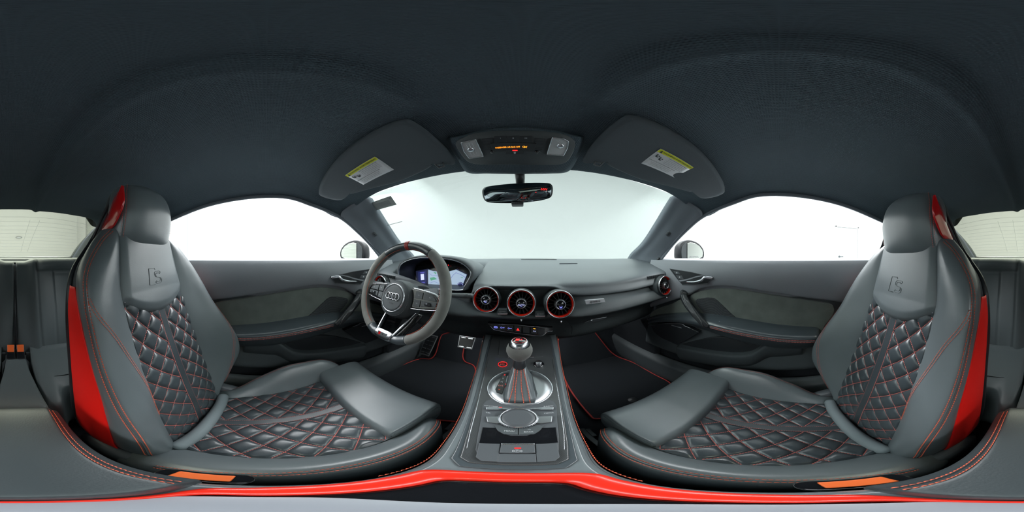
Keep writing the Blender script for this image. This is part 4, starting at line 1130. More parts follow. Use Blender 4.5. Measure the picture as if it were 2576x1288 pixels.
# ================================================================ interior mirror
root = empty('interior_mirror', (0, .52, .24), 'dark frameless interior mirror with red compass letters on the windscreen', 'rear-view mirror')
MYY = .50
Nm = Vector((-.12, -.97, -.22)).normalized()
def RM(u, v, off=0): return PP(u, v, V(0, MYY, .19)+Nm*off, Nm)
mo = [(1213, 484), (1216, 474), (1232, 468), (1302, 461), (1372, 460), (1387, 464), (1391, 473), (1389, 490), (1380, 499), (1350, 506), (1300, 511), (1250, 511), (1226, 508), (1217, 500)]
def rm(off, k_=1): 
    pts = [RM(u, v, off) for u, v in mo]; c_ = sum(pts, Vector())/len(pts); return smooth([c_+(p-c_)*k_ for p in pts], 80, True)
mb = MB(); mb.loft([rm(-.040, .45), rm(-.032, .75), rm(-.02, .92), rm(-.006, 1.0), rm(0, 1.0), rm(.002, .98)]); mb.build('mirror_housing', M['plastic_s'], root)
mb = MB(); mb.loft([rm(.0022, .965), rm(.0032, .955)]); mb.build('mirror_glass', M['mirror'], root)
upm = RM(1300, 465, 0)-RM(1300, 505, 0)
text('lettering', 'NW', RM(1369, 476.5, .0045), (1, 0, 0), upm, .0105, E['red'], root, extrude=.0001)
mb = MB(); mb.box(RM(1348, 483.5, .0045), (.004, .0006, .001)); mb.build('indicator_light', E['red'], root)
mb = MB(); mb.tube(smooth([(.0, .500, .287), (.002, .505, .262), (.002, .535, .235), (.002, .535, .205)], 20), [.017-.006*i/19 for i in range(20)], 16); mb.build('mirror_stem', M['plastic_s'], root)
mb = MB(); c_ = RM(1302, 514, -.008); mb.box(c_, (.038, .03, .010)); o = mb.build('sensor_foot', M['grey_plastic'], root, bevel=.004)
mb = MB()
for dx in (-.006, 0, .006): mb.lathe([(0, .001), (.0014, .0008), (.0016, -.001)], c_+Vector((dx, -.0152, 0)), (0, -1, 0), 10)
mb.build('sensor_holes', M['ink'], o)
# ================================================================ dashboard
root = empty('dashboard', (0, .75, -.30), 'wide grained black dashboard with fascia band below the windscreen', 'dashboard')
DR = root
# right half: (x, y, z) from the windscreen base to the lip and under it
halfs = [
    [(0, 1.19, -.045), (0, 1.06, -.016), (0, .85, -.036), (0, .70, -.068), (0, .612, -.098), (0, .590, -.106), (0, .583, -.112), (0, .600, -.124)],
    [(.10, 1.18, -.045), (.10, 1.05, -.016), (.11, .84, -.037), (.115, .70, -.069), (.12, .610, -.099), (.12, .588, -.107), (.12, .580, -.115), (.12, .60, -.127)],
    [(.16, 1.17, -.045), (.165, 1.04, -.017), (.17, .83, -.038), (.175, .69, -.070), (.18, .602, -.100), (.18, .582, -.122), (.18, .572, -.142), (.18, .595, -.152)],
    [(.24, 1.14, -.045), (.25, 1.01, -.018), (.26, .81, -.040), (.265, .68, -.071), (.27, .593, -.101), (.27, .574, -.125), (.27, .566, -.150), (.27, .59, -.160)],
    [(.38, 1.07, -.045), (.38, .95, -.018), (.37, .78, -.042), (.36, .66, -.073), (.36, .583, -.103), (.355, .566, -.125), (.355, .558, -.150), (.355, .585, -.160)],
    [(.50, 1.0, -.045), (.50, .90, -.018), (.48, .74, -.040), (.47, .64, -.070), (.46, .568, -.096), (.46, .555, -.120), (.46, .547, -.146), (.46, .575, -.156)],
    [(.62, .90, -.045), (.615, .83, -.016), (.60, .70, -.034), (.59, .62, -.060), (.575, .550, -.086), (.575, .540, -.110), (.575, .533, -.135), (.575, .56, -.146)],
    [(.70, .82, -.05), (.70, .78, -.022), (.69, .68, -.035), (.68, .60, -.058), (.665, .535, -.080), (.665, .525, -.105), (.665, .52, -.132), (.665, .55, -.142)]]
allr = [[(-p[0], p[1], p[2]) for p in h] for h in halfs[:0:-1]]+halfs
UP = Net(allr)
def sst(x, a, b):
    t = min(1, max(0, (x-a)/(b-a))); return t*t*(3-2*t)
def UPD(a, b):   # the pad drops behind the instrument hood
    p = UP(a, b); w_ = sst(p.x, -.580, -.562)*(1-sst(p.x, -.190, -.170))*sst(p.y, .56, .60)*(1-sst(p.y, .76, .88))
    return p+Vector((0, 0, -.085*w_))
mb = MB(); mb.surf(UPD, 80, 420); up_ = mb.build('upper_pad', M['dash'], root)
def fasc(x):
    zl = -.122 if abs(x) < .13 else -.150
    k_ = .03*max(0, 1-max(0, abs(x)-.17)/.06) if abs(x) < .23 else 0
    return [(abs(x), .600+k_*.3, zl-.0), (abs(x), .583+k_, zl-.014), (abs(x), .563+k_, -.185), (abs(x), .548, -.212), (abs(x), .556, -.228), (abs(x), .61, -.250), (abs(x), .66, -.30), (abs(x), .70, -.38), (abs(x), .80, -.45)]
rows = []
xs = [-.70, -.60, -.46, -.36, -.27, -.19, -.15, -.115, 0, .115, .15, .19, .27, .36, .46, .60, .70]
for x in xs:
    a = abs(x); d = 0 if a < .13 else -.030*((a-.13)/.5)
    pr = fasc(x); rows.append([(x, p[1]+(d if i < 6 else 0)-(.01 if a > .15 else 0), p[2]+(.018*max(0, a-.3)/.3 if i > 1 else 0)) for i, p in enumerate(pr)])
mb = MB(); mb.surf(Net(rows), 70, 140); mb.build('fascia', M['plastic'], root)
# driver side knee panel cut and passenger glove box line
mb = MB(); mb.tube(smooth([(.165, .605, -.245), (.20, .615, -.30), (.215, .665, -.36)], 20), .0014, 5); mb.build('glovebox_seam', M['plastic_s'], root)
hd = [PY(u, v, .535) for u, v in ((1470, 812), (1490, 803), (1528, 797), (1520, 804), (1490, 813))]
mb = MB(); mb.prism(hd, (0, .012, 0)); mb.build('glovebox_handle', M['dark_metal'], root, bevel=.002)
mb = MB(); p = PY(1488, 806, .530); mb.lathe([(0, -.002), (.003, -.0015), (.003, .003)], p, (0, 1, 0), 14); mb.build('glovebox_lock', M['chrome'], root)
# defroster and sensor on top
mb = MB(); mb.prism([(.0, 1.00, -.0185), (.20, .98, -.0185), (.21, .94, -.0225), (.0, .955, -.0225)], (0, 0, .002)); mb.build('defroster_slot', M['plastic_s'], root, bevel=.001)
mb = MB(); mb.loft([[(x*k_+.245, y*k_+.83, z) for x, y in ((-.05, -.02), (.045, -.028), (.06, .03), (-.03, .04))] for z, k_ in ((-.046, 1.05), (-.0375, 1), (-.0365, .95))], cap=True); mb.build('centre_speaker', M['dash'], root, bevel=.002)
for s in (-1, 1):
    r_ = MB(); 
    for i in range(9):
        p = UP(.66-.0*i, .5+s*(.405+.0075*i))
        r_.box(p+Vector((0, -.003, .002)), (.004, .02, .012), Matrix.Rotation(s*.5, 3, 'Z'))
    r_.build('demister_slots', M['plastic_s'], root)
# badge on the passenger side of the fascia
bc = [PY(u, v, .530) for u, v in ((1472, 755), (1520, 751), (1523, 760), (1475, 766))]
bd = MB().prism(bc, (0, .006, 0)).build('badge', mat('bright_silver_paint', (.62, .64, .68), .3, metal=.3), root, bevel=.001)
text('lettering', 'quattro', (bc[0]+bc[2])/2+Vector((-.002, -.001, 0)), bc[1]-bc[0], (0, 0, 1), .012, M['dark_metal'], bd, extrude=.0003, sx=1.15)
# switch strip under the vents
def CS(u, v, off=0): return PP(u, v, V(0, .575-off, -.265), V(0, -1, .25).normalized())
st_px = [(1226, 812), (1300, 817), (1392, 825), (1391, 832), (1380, 833), (1370, 842), (1358, 844), (1300, 838), (1245, 829), (1234, 818), (1228, 817)]
sp_ = [CS(u, v) for u, v in st_px]
sw_ = MB().prism(sp_, (0, .02, 0)).build('switch_strip', M['piano'], root, bevel=.002)
mb = MB(); mb.tube([CS(u, v, .001) for u, v in [(1228, 813), (1300, 817), (1391, 825)]], .0009, 6); mb.tube(smooth([CS(u, v, .001) for u, v in [(1232, 818), (1240, 827), (1250, 831), (1300, 838.5), (1355, 845), (1368, 842), (1378, 834), (1390, 833)]], 40), [.001+.0008*(i/39) for i in range(40)], 6); mb.build('chrome_edge', M['chrome'], sw_)
for i, (u, v, sym) in enumerate(((1247, 823, 'car'), (1264, 824.5, 'OFF'), (1282.5, 826.5, 'OFF'), (1303, 829, 'tri'), (1324, 831, None), (1344, 832, 'P'), (1362, 834, None))):
    pts = [CS(u+a, v+b+a*.09, .0015) for a, b in ((-8.5, -7.5), (8.5, -7.5), (8, 7), (-8, 7))]
    b_ = MB().prism(pts, (0, .006, 0)).build('push_button', M['plastic_s'], sw_, bevel=.0008)
    c_ = CS(u, v, .0024); R_ = CS(u+5, v+.5, .0024)-c_; U_ = CS(u, v-5, .0024)-c_
    if sym == 'tri':
        mb = MB(); mb.prism([c_+R_*-.8-U_*.55, c_+R_*.8-U_*.55, c_+U_*.8], (0, -.0003, 0)); mb.build('hazard_triangle', E['red'], b_)
    elif sym == 'car':
        mb = MB(); mb.tube([c_-R_*.8-U_*.4, c_+R_*.8-U_*.4, c_+R_*.9+U_*.05, c_+R_*.5+U_*.4, c_-R_*.5+U_*.4, c_-R_*.9+U_*.05], .0006, 5, closed=True); mb.tube([c_-R_*.8, c_+R_*.8], .0005, 5); mb.build('car_symbol', E['blue'], b_)
    elif sym == 'OFF':
        text('lettering', 'OFF', c_+R_*.45, R_, U_, .0045, E['blue'], b_, extrude=.0001)
        mb = MB(); mb.tube([c_-R_*.6+R_*.35*math.cos(t)+U_*.35*math.sin(t) for t in [2*PI*k_/12 for k_ in range(12)]], .0004, 5, closed=True); mb.build('ring_symbol', E['blue'], b_)
    elif sym == 'P':
        text('lettering', 'P', c_-U_*.3-R_*.25, R_, U_, .0065, E['white'], b_, extrude=.0001)
        mb = MB(); mb.tube([c_+R_*.15-U_*.5, c_+R_*.6, c_+R_*.65-U_*.5], .0005, 5); mb.build('sensor_symbol', E['white'], b_)
        mb = MB(); mb.prism([c_+R_*-.45+U_*.85, c_+R_*.55+U_*.85, c_+R_*.55+U_*1.2, c_-R_*.45+U_*1.2], (0, -.0005, 0)); mb.build('amber_light', E['amber'], b_)
# ================================================================ air vents
def make_vent(c, n, r, label, disp, group='round red ringed air vents in the dashboard', lip=.02, lever=True):
    c = Vector(c); n = Vector(n).normalized(); rt = Vector((0, 0, 1)).cross(n); rt = -rt if rt.x < 0 else rt; rt.normalize(); up = rt.cross(n); up = -up if up.z < 0 else up
    root = empty('air_vent', c-n*.03, label, 'air vent', group)
    B = c
    mb = MB(); mb.lathe([(r*1.05, -.035), (r*1.06, -.012), (r*1.06, -.003), (r*1.04, .002), (r*.99, .004), (r*.96, .0), (r*.95, -.03)], B, n, 64); mb.build('outer_housing', M['plastic_s'], root)
    mb = MB(); mb.lathe([(r*1.03, .001), (r*1.03, .0045), (r*.995, .0068), (r*.955, .005), (r*.945, .002), (r*.95, -.004)], B, n, 72); mb.build('chrome_ring', M['chrome'], root)
    mb = MB(); mb.lathe([(r*.955, .003), (r*.93, .0030), (r*.90, .0005), (r*.875, -.006), (r*.865, -.018), (r*.87, -.02)], B, n, 64); o = mb.build('red_ring', M['red_trim'], root); o['label'] = 'red inner ring'
    mb = MB(); mb.lathe([(0, -.030), (r*.9, -.030), (r*.93, -.006)], B, n, 48); mb.build('duct', M['ink'] if False else M['piano'], root)
    for k_ in range(16):
        t = 2*PI*k_/16+.15
        d = rt*math.cos(t)+up*math.sin(t); e = -rt*math.sin(t)+up*math.cos(t)
        mb = MB(); tw = .55
        a0 = B+d*(r*.36); a1 = B+d*(r*.86)
        q = [a0+n*-.002, a1+n*-.004+e*.003, a1+n*-.018+e*(.003+.010*tw), a0+n*-.018+e*.010*tw*.6]
        mb.prism(q, e*.0012); mb.build('vent_blade', M['plastic_s'], root, bevel=.0003)
    mb = MB(); mb.lathe([(r*.40, -.02), (r*.40, .001), (r*.385, .006), (r*.34, .0075)], B, n, 48); mb.build('hub', M['plastic'], root)
    mb = MB(); mb.lathe([(r*.345, .006), (r*.345, .0090), (r*.325, .0100), (r*.305, .0085)], B, n, 48); mb.build('hub_ring', M['chrome'], root)
    mb = MB(); mb.lathe([(0, .0086), (r*.31, .0082), (r*.315, .006)], B, n, 40); hb = mb.build('hub_glass', M['piano'], root)
    if disp:
        if disp == 'seat':
            mb = MB(); q0 = B+n*.0092-up*r*.14
            mb.tube([q0+rt*a*r+up*b*r for a, b in ((-.07, .06), (-.09, -.02), (.0, -.05), (.08, -.02), (.07, .06))], .0007, 5); mb.tube([q0+rt*a*r-up*.09*r for a in (-.07, .07)], .0008, 5); mb.build('seat_symbol', E['blue'], hb)
        else:
            text('lettering', disp, B+n*.0092-up*r*.10, rt, up, r*.17, E['white'], hb, extrude=.0001)
            mb = MB(); mb.tube([B+n*.0092-up*r*.19+rt*a*r for a in (-.06, .06)], .0006, 5); mb.build('underline', E['blue'], hb)
    if lever:
        mb = MB(); q0 = B-up*(r*1.16)+n*.002
        mb.tube([q0, q0-up*.006+n*.003, q0-up*.010+n*.004], [.0015, .0028, .0022], 8); mb.box(q0-up*.004+n*.002, (.007, .003, .004)); mb.build('flow_lever', M['chrome'], root)
    return root
v1 = PY(1222.5, 754, .568); v2 = PY(1311.5, 763, .548); v3 = PY(1409.5, 766, .532)
make_vent(v1, (0, -1, .12), .0475, 'round air vent reading A/C, nearest the steering wheel of the three centre vents', 'A/C')
make_vent(v2, (0, -1, .14), .0470, 'round air vent reading AUTO, middle of the three centre vents', 'AUTO')
make_vent(v3, (0, -1, .14), .0480, 'round air vent with seat symbol, beside the silver badge', 'seat')
make_vent((.612, .505, -.144), (0, -1, .10), .0465, 'round air vent at the passenger end of the dashboard by the door', None)
make_vent((-.605, .515, -.144), (0, -1, .10), .0465, 'round air vent partly hidden behind the left side of the steering wheel', None)
# bodies behind the vents
for i, (c, l_) in enumerate(((v1, .02), (v2, .05), (v3, .075), (V(.612, .505, -.144), .05), (V(-.605, .515, -.144), .05))):
    mb = MB(); n = V(0, -1, .13).normalized(); mb.lathe([(.0505, -.006), (.0515, -.012), (.0525, -l_-.02), (.053, -l_-.05)], c, n, 48); mb.build('vent_socket', M['plastic'], DR)
# rocker buttons between the vents with symbols
for u, v, tx in ((1264, 788, 'MAX'), (1359, 794, 'REAR')):
    pts = [PY(u+a, v+b, .540) for a, b in ((-12, -9), (11, -9), (13, 1), (-13, 1))]
    b_ = MB().prism(pts, (0, .02, 0)).build('rocker_button', M['plastic'], root if False else DR, bevel=.001)
    pts = [PY(u+a, v+b, .537) for a, b in ((-13, 0), (13, 0), (12, 3.5), (-12, 3.5))]
    MB().prism(pts, (0, .01, 0)).build('chrome_lip', M['chrome'], b_, bevel=.0008)
    text('lettering', tx, PY(u+4, v-4, .5395), (1, 0, 0), (0, 0, 1), .0055, M['white_ink'], b_, extrude=.0001)
    p0 = PY(u-5, v-4, .5395)
    mb = MB(); mb.tube([p0+V(a, 0, b) for a, b in ((-.004, -.002), (.003, -.002), (.004, .002), (-.003, .002))], .0004, 5, closed=True); mb.build('window_symbol', M['white_ink'], b_)

# ================================================================ instrument cluster
root = empty('instrument_cluster', (-.36, .68, -.12), 'hooded digital instrument display with map, behind the steering wheel', 'instrument display')
fo = [(1003, 690), (1004, 677), (1011, 664), (1030, 654), (1055, 649), (1085, 648), (1110, 650), (1135, 653), (1156, 659), (1172, 669), (1182, 680), (1184, 692), (1178, 706), (1168, 722), (1160, 730), (1110, 728), (1060, 726), (1015, 718), (1006, 706)]
def ring_y(px, y, k_=1, dx=0, dz=0, n=100):
    pts = smooth([PY(u, v, .60) for u, v in px], n, True); c_ = sum(pts, Vector())/len(pts)
    return [Vector((c_.x+(p.x-c_.x)*k_+dx, y, c_.z+(p.z-c_.z)*k_+dz)) for p in pts]
mb = MB(); mb.loft([ring_y(fo, .602, 1.0), ring_y(fo, .62, .985), ring_y(fo, .665, .93), ring_y(fo, .700, .88)], cap=False); mb.build('cluster_tunnel', M['plastic_s'], root)
mb = MB(); mb.tube(ring_y(fo, .600, 1.0), .0032, 8, closed=True); mb.build('chrome_frame', M['chrome'], root)
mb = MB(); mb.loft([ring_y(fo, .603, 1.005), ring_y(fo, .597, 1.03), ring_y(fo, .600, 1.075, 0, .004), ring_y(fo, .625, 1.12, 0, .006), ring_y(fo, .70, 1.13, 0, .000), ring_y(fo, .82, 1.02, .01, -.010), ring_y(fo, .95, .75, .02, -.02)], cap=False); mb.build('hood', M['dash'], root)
sc_ = [(1046, 682), (1076, 676), (1090, 681), (1120, 684), (1140, 681), (1150, 676), (1176, 690), (1161, 728), (1110, 724), (1062, 720), (1048, 704)]
def CL(u, v, off=0): return PP(u, v, V(-.36, .695-off, -.115), V(0, -1, .22).normalized())
mb = MB(); mb.prism([CL(u, v, -.004) for u, v in [(998, 665), (1190, 665), (1190, 745), (998, 745)]], (0, .004, 0)); mb.build('cluster_face', M['piano'], root)
mb = MB(); mb.prism([CL(u, v, 0) for u, v in sc_], (0, .002, 0)); ds = mb.build('display', E['screen'], root)
def lay(name, px, m, off, parent=ds): return MB().prism([CL(u, v, off) for u, v in px], (0, .0006, 0)).build(name, m, parent)
lay('map', [(1077, 678), (1090, 682), (1112, 684), (1106, 723), (1077, 719)], E['map'], .002)
lay('map', [(1126, 684), (1147, 678), (1174, 691), (1160, 726), (1126, 723)], E['map'], .002)
for px in ([(1081, 699), (1092, 697), (1099, 702), (1084, 706)], [(1090, 684), (1098, 686), (1096, 690)], [(1158, 697), (1165, 698), (1163, 700)]): lay('map_park', px, E['green'], .003)
mb = MB()
mb.tube([CL(u, v, .0035) for u, v in ((1130, 706), (1140, 692), (1147, 686), (1160, 691), (1172, 699))], .0008, 5); mb.build('map_roads', E['road'], ds); mb = MB(); mb.tube([CL(u, v, .0035) for u, v in ((1080, 688), (1088, 694), (1096, 692), (1104, 696), (1109, 704))], .0006, 5); mb.build('map_roads', E['road'], ds); mb = MB()
mb.tube([CL(u, v, .0035) for u, v in ((1082, 712), (1092, 708), (1104, 713))], .0006, 5); mb.build('map_roads', E['road'], ds)
# car outline on the parking display
lay('status_panel', [(1051, 684), (1073, 680), (1073, 714), (1053, 711)], E['navy'], .002)
lay('car_symbol', [(1058, 690), (1066, 689), (1067, 704), (1059, 705)], E['white'], .003)
lay('sensor_bars', [(1056, 685), (1068, 684), (1067, 687), (1058, 688)], E['road'], .003)
lay('sensor_bars', [(1057, 710), (1068, 709), (1069, 713), (1056, 713)], E['road'], .003)
c_ = CL(1158, 719, .003)
mb = MB(); mb.lathe([(0, .0004), (.016, .0004), (.017, 0)], c_, (0, -1, .2), 30); gg = mb.build('round_gauge', E['navy'], ds)
mb = MB(); mb.tube([c_+V(.014*math.cos(t), -.001, .014*math.sin(t)) for t in [PI*1.3-i*PI*1.6/20 for i in range(21)]], .0006, 5); mb.build('gauge_scale', E['white'], gg)
text('lettering', '0', c_+V(0, -.0015, 0), (1, 0, 0), (0, 0, 1), .011, E['white'], gg, extrude=.0001)
mb = MB(); mb.prism([c_+V(a, -.001, b) for a, b in ((-.013, -.012), (-.009, -.008), (-.015, -.009))], (0, .0003, 0)); mb.build('red_marker', E['red'], gg)
text('lettering', 'Check ▲', CL(1096, 721.5, .003), (1, 0, 0), (0, 0, 1), .006, E['white'], ds, extrude=.0001)
mb = MB(); mb.lathe([(0, .001), (.0022, .0005), (.0024, 0)], CL(1128, 667, .01), (0, -1, 0), 14); mb.build('warning_light', E['red'], root)

# ================================================================ steering wheel
WC = V(-.384, .412, -.125)
root = empty('steering_wheel', WC, 'flat bottomed grey suede steering wheel with red top marker', 'steering wheel')
wR, wU = V(1, 0, 0), V(0, .34, .94).normalized(); wN = wR.cross(wU)   # towards the driver
if wN.y > 0: wN = -wN
def WP(a, b, d=0): return WC+wR*a+wU*b+wN*d
def rim_pt(t):     # t: angle from the top, clockwise seen by the driver
    x, y = math.sin(t)*.182, math.cos(t)*.174
    yb = -.186
    if y < yb+.02: y = yb+.02-(yb+.02-y)*.30*1.0 if y > -.2 else y
    return x, y
RT = [rim_pt(2*PI*i/240) for i in range(240)]
def rim_piece(name, d0, d1, m, r=.0165, extra=1.0, parent=root, lab=None):
    i0, i1 = int(d0/360*240), int(d1/360*240)
    pts = [WP(*RT[i % 240]) for i in range(i0, i1+1)]
    n = len(pts)
    mb = MB(); mb.tube(pts, [r*(1.0+.10*math.exp(-((((i0+i)*1.5) % 360-60)/14)**2)+.10*math.exp(-((((i0+i)*1.5) % 360-300)/14)**2)) for i in range(n)], 18, up=wN, flat=1.12)
    o = mb.build(name, m, parent)
    if lab: o['label'] = lab
    return o
rim_piece('rim', 36, 152, M['suede_rim'], lab='grey suede grip section of the rim')
rim_piece('rim', 208, 324, M['suede_rim'], lab='grey suede grip section of the rim')
rim_piece('rim_top', -36, 36, M['leather'], .0168, lab='smooth black leather top section of the rim')
rim_piece('rim_bottom', 152, 208, M['leather'], .0168, lab='smooth black flat bottom section of the rim')
rim_piece('top_marker', -3, 3, mat('red_marker_leather', (.42, .03, .02), .5), .0173, lab='red centre marker')
# inner stitching ring
for d0, d1 in ((8, 150), (210, 352)):
    st = MB(); P_, Nn = [], []
    for i in range(int(d0/1.5), int(d1/1.5)+1):
        x, y = RT[i % 240]; L_ = math.hypot(x, y); P_.append(WP(x-x/L_*.0155, y-y/L_*.0155, .009)); Nn.append((wN*.5-(wR*x+wU*y)/L_).normalized())
    st.dashes(P_, Nn, ln=.0030, gap=.0022, w=.0009, lift=.0012)
    st.build('stitching', M['stitch_o'], root)
# hub with airbag cover
HB = -.027
def rsq(k_, d, rx=.068, ry=.068, e=.92): return [WP(math.copysign(abs(math.cos(t))**e, math.cos(t))*rx*k_, HB+math.copysign(abs(math.sin(t))**e, math.sin(t))*ry*k_, d) for t in [2*PI*i/72 for i in range(72)]]
mb = MB(); mb.loft([rsq(.90, -.075), rsq(1.0, -.055), rsq(1.04, -.030), rsq(1.02, -.008), rsq(.94, .008), rsq(.84, .016), rsq(.72, .0185), rsq(.5, .0195)]); hb = mb.build('airbag_cover', M['plastic'], root)
st = MB(); P_ = rsq(.905, .0125); st.dashes(P_+[P_[0]], [wN]*73, ln=.003, gap=.002, w=.0007, lift=.001); st.build('stitching', M['grey_plastic'], hb)
mb = MB(); mb.lathe([(0, .0205), (.040, .021), (.0465, .0203), (.047, .017)], WP(0, HB), wN, 64); em_ = mb.build('emblem_disc', M['plastic'], root)
mb = MB(); mb.lathe([(.0465, .0185), (.0480, .0225), (.0500, .0222), (.0508, .017)], WP(0, HB), wN, 72); mb.build('chrome_ring', M['chrome'], root)
# four interlaced rings
for i in range(4):
    cx = (-.0203+.01355*i)
    mb = MB(); mb.tube([WP(cx+.0108*math.cos(t), HB+.005+.0108*math.sin(t), .0232+.0005*math.sin(t*2+i)) for t in [2*PI*k_/40 for k_ in range(40)]], .00145, 8, closed=True); mb.build('emblem_ring', M['chrome'], em_)
text('lettering', 'AIRBAG', WP(0, HB-.019, .0216), wR, wU, .0062, M['grey_plastic'], em_, extrude=.0001)
# spokes with button pods
def wpoly(name, pts, d0, d1, m, parent=root, bevel=.002, sn=None):
    p = [WP(a, b, d0) for a, b in pts]
    if sn: p = smooth(p, sn, True)
    return MB().prism(p, wN*(d1-d0)).build(name, m, parent, bevel=bevel)
for s in (-1, 1):
    f = lambda L_: [(s*a, b) for a, b in L_]
    wpoly('spoke', f([(.045, .012), (.10, .010), (.140, .006), (.176, .018), (.178, -.050), (.150, -.040), (.10, -.044), (.050, -.046)]), -.026, -.008, M['suede_rim'], bevel=.006)
    pod = wpoly('button_pod', f([(.055, .017), (.100, .014), (.143, .007), (.157, -.002), (.166, -.022), (.160, -.034), (.110, -.043), (.058, -.046)]), -.012, -.002, M['piano'], bevel=.002)
    mb = MB(); q = smooth([WP(s*a, b, -.001) for a, b in [(.060, .0195), (.100, .0165), (.142, .0105), (.157, .003), (.166, -.010), (.170, -.026), (.162, -.037), (.130, -.043), (.085, -.0475), (.065, -.049)]], 50)
    mb.tube(q, [.0024 if i < 32 else .0014 for i in range(50)], 8); mb.build('chrome_bezel', M['chrome'], root)
    for rect in ([(.076, .011), (.104, .009), (.104, -.012), (.076, -.012)], [(.108, .009), (.140, .004), (.152, -.006), (.154, -.012), (.108, -.012)], [(.076, -.016), (.100, -.016), (.100, -.038), (.076, -.040)], [(.104, -.016), (.157, -.016), (.157, -.028), (.104, -.036)]):
        b_ = wpoly('wheel_button', f(rect), -.002, .0005, M['plastic'], pod, bevel=.001)
        cc = [sum(k_[j] for k_ in rect)/len(rect)*(s if j == 0 else 1) for j in (0, 1)]
        mb = MB(); mb.tube([WP(cc[0]-.003, cc[1]+.001, .0010), WP(cc[0], cc[1]-.001, .0010), WP(cc[0]+.003, cc[1]+.001, .0010)], .0006, 5); mb.build('symbol', M['white_ink'], b_)
    mb = MB(); mb.tube([WP(s*.128-.009, -.025, .001), WP(s*.128+.009, -.025, .001)], .0055, 16); mb.build('scroll_wheel', M['dark_metal'], pod)
    # aluminium arm of the v shaped lower spoke and its dark gloss flank
    path = [(.034, -.160, .014), (.040, -.140, .004), (.047, -.115, -.010), (.055, -.088, -.026), (.066, -.062, -.036)]
    mb = MB(); secs = []
    for a, b, d in path: secs.append([WP(s*(a+x), b, d+z) for x, z in ((-.0035, 0), (-.003, .004), (.002, .005), (.0045, .002), (.004, -.006), (-.0035, -.006))])
    mb.loft(secs, 24, 18); mb.build('alloy_arm', M['chrome'], root)
    mb = MB(); secs = []
    for a, b, d in path: secs.append([WP(s*(a+x), b+y, d+z) for x, y, z in ((.002, 0, -.002), (.004, 0, .001), (.012, -.002, -.006), (.020, -.004, -.022), (.010, -.004, -.030), (.0, 0, -.022))])
    mb.loft(secs, 24, 18); mb.build('lower_spoke', M['piano'], root)
mb = MB(); secs = []
for a in (-.036, -.034, -.02, 0, .02, .034, .036):
    e_ = .010 if abs(a) > .035 else (.004 if abs(a) > .03 else 0)
    secs.append([WP(a, -.146-e_*.3, .008), WP(a, -.148-e_*.3, .016), WP(a, -.164+e_, .0225), WP(a, -.177+e_, .0205), WP(a, -.181+e_, .012), WP(a, -.165, .000)])
mb.loft(secs, 40, 20); mb.build('badge_plate', M['chrome'], root)
bp_ = wpoly('model_badge', [(-.020, -.153), (.020, -.153), (.020, -.167), (-.020, -.167)], .0185, .0235, M['alu'], bevel=.0008)
mb = MB(); mb.prism([WP(a, b, .0236) for a, b in ((-.014, -.155), (-.006, -.155), (-.008, -.165), (-.016, -.165))], wN*.0005); mb.build('red_mark', M['red_gloss'], bp_)
text('lettering', 'S', WP(.003, -.160, .0238), wR, wU, .012, M['dark_metal'], bp_, extrude=.0003, sx=1.3)
# steering column shroud and stalks
cs = [WP(0, HB, -.06), WP(0, -.02, -.09), WP(0, -.006, -.16), WP(0, -.006, -.26)]
mb = MB(); mb.loft([[c_+wR*(math.cos(t)*rx)+wU*(math.sin(t)*ry) for t in [2*PI*i/28 for i in range(28)]] for c_, rx, ry in zip(cs, (.045, .058, .065, .07), (.042, .052, .058, .06))], 14); mb.build('column_shroud', M['plastic_s'], root)
for s, lab in ((1, 'wiper stalk'), (-1, 'turn signal stalk')):
    q = [WP(s*.045, .00, -.085), WP(s*.10, .016, -.080), WP(s*.17, .020, -.075), WP(s*.225, .022, -.072)]
    mb = MB(); mb.tube(smooth(q, 24), [.007+.004*(i/23) for i in range(24)], 10, flat=.8); o = mb.build('column_stalk', M['plastic'], root)
    mb = MB(); a, b = WP(s*.215, .021, -.073), WP(s*.240, .024, -.071); mb.tube([a, a.lerp(b, .5), b], [.0105, .011, .009], 12, flat=.7); mb.build('stalk_tip', M['grey_plastic'], o)
    # shift paddle
    pd = [(s*.075, .025), (s*.125, .035), (s*.135, .01), (s*.128, -.035), (s*.085, -.045)]
    wpoly('shift_paddle', pd, -.046, -.042, M['dark_metal'], bevel=.001)
# ================================================================ centre console
PCO, PCN = V(0, .2, -.425), V(0, -.16, 1).normalized()
def PS(u, v, off=0): return PP(u, v, PCO+PCN*off, PCN)
def cz(y): return -.425+.16*(y-.2) if y > .12 else -.438+.0
root = empty('centre_console', (0, .2, FL), 'tall centre console with carbon weave frame between the front seats', 'centre console')
CR = root
ws = [(.66, .145), (.58, .136), (.50, .124), (.385, .110), (.30, .097), (.19, .080), (.12, .066), (.06, .061), (0, .060), (-.06, .061), (-.15, .063), (-.24, .066), (-.29, .066), (-.31, .062)]
secs = []
for y, w_ in ws:
    z = cz(y) if y > .12 else -.4385-.0015*min(1, (.12-y)/.04)
    wb = w_+.012
    secs.append([(-wb, y, FL), (-wb, y, -.60), (-w_-.006, y, z-.035), (-w_-.001, y, z-.010), (-w_+.004, y, z-.001), (-w_+.014, y, z+.001), (0, y, z-.004), (w_-.014, y, z+.001), (w_-.004, y, z-.001), (w_+.001, y, z-.010), (w_+.006, y, z-.035), (wb, y, -.60), (wb, y, FL)])
mb = MB(); mb.loft(secs, 120, 90); body = mb.build('console_body', M['leather_soft'], root)
for s in (-1, 1):
    pts = [Vector((s*(w_+.0035), y, (cz(y) if y > .12 else -.434)-.012)) for y, w_ in ws[:8]]
    pts = smooth(pts, 120); st = MB()
    st.dashes([p+V(s*.0015, 0, 0) for p in pts], [V(s, 0, .5)]*120, ln=.0042, gap=.0012, w=.0010, lift=.0012)
    st.build('stitching', M['stitch_o'], body)
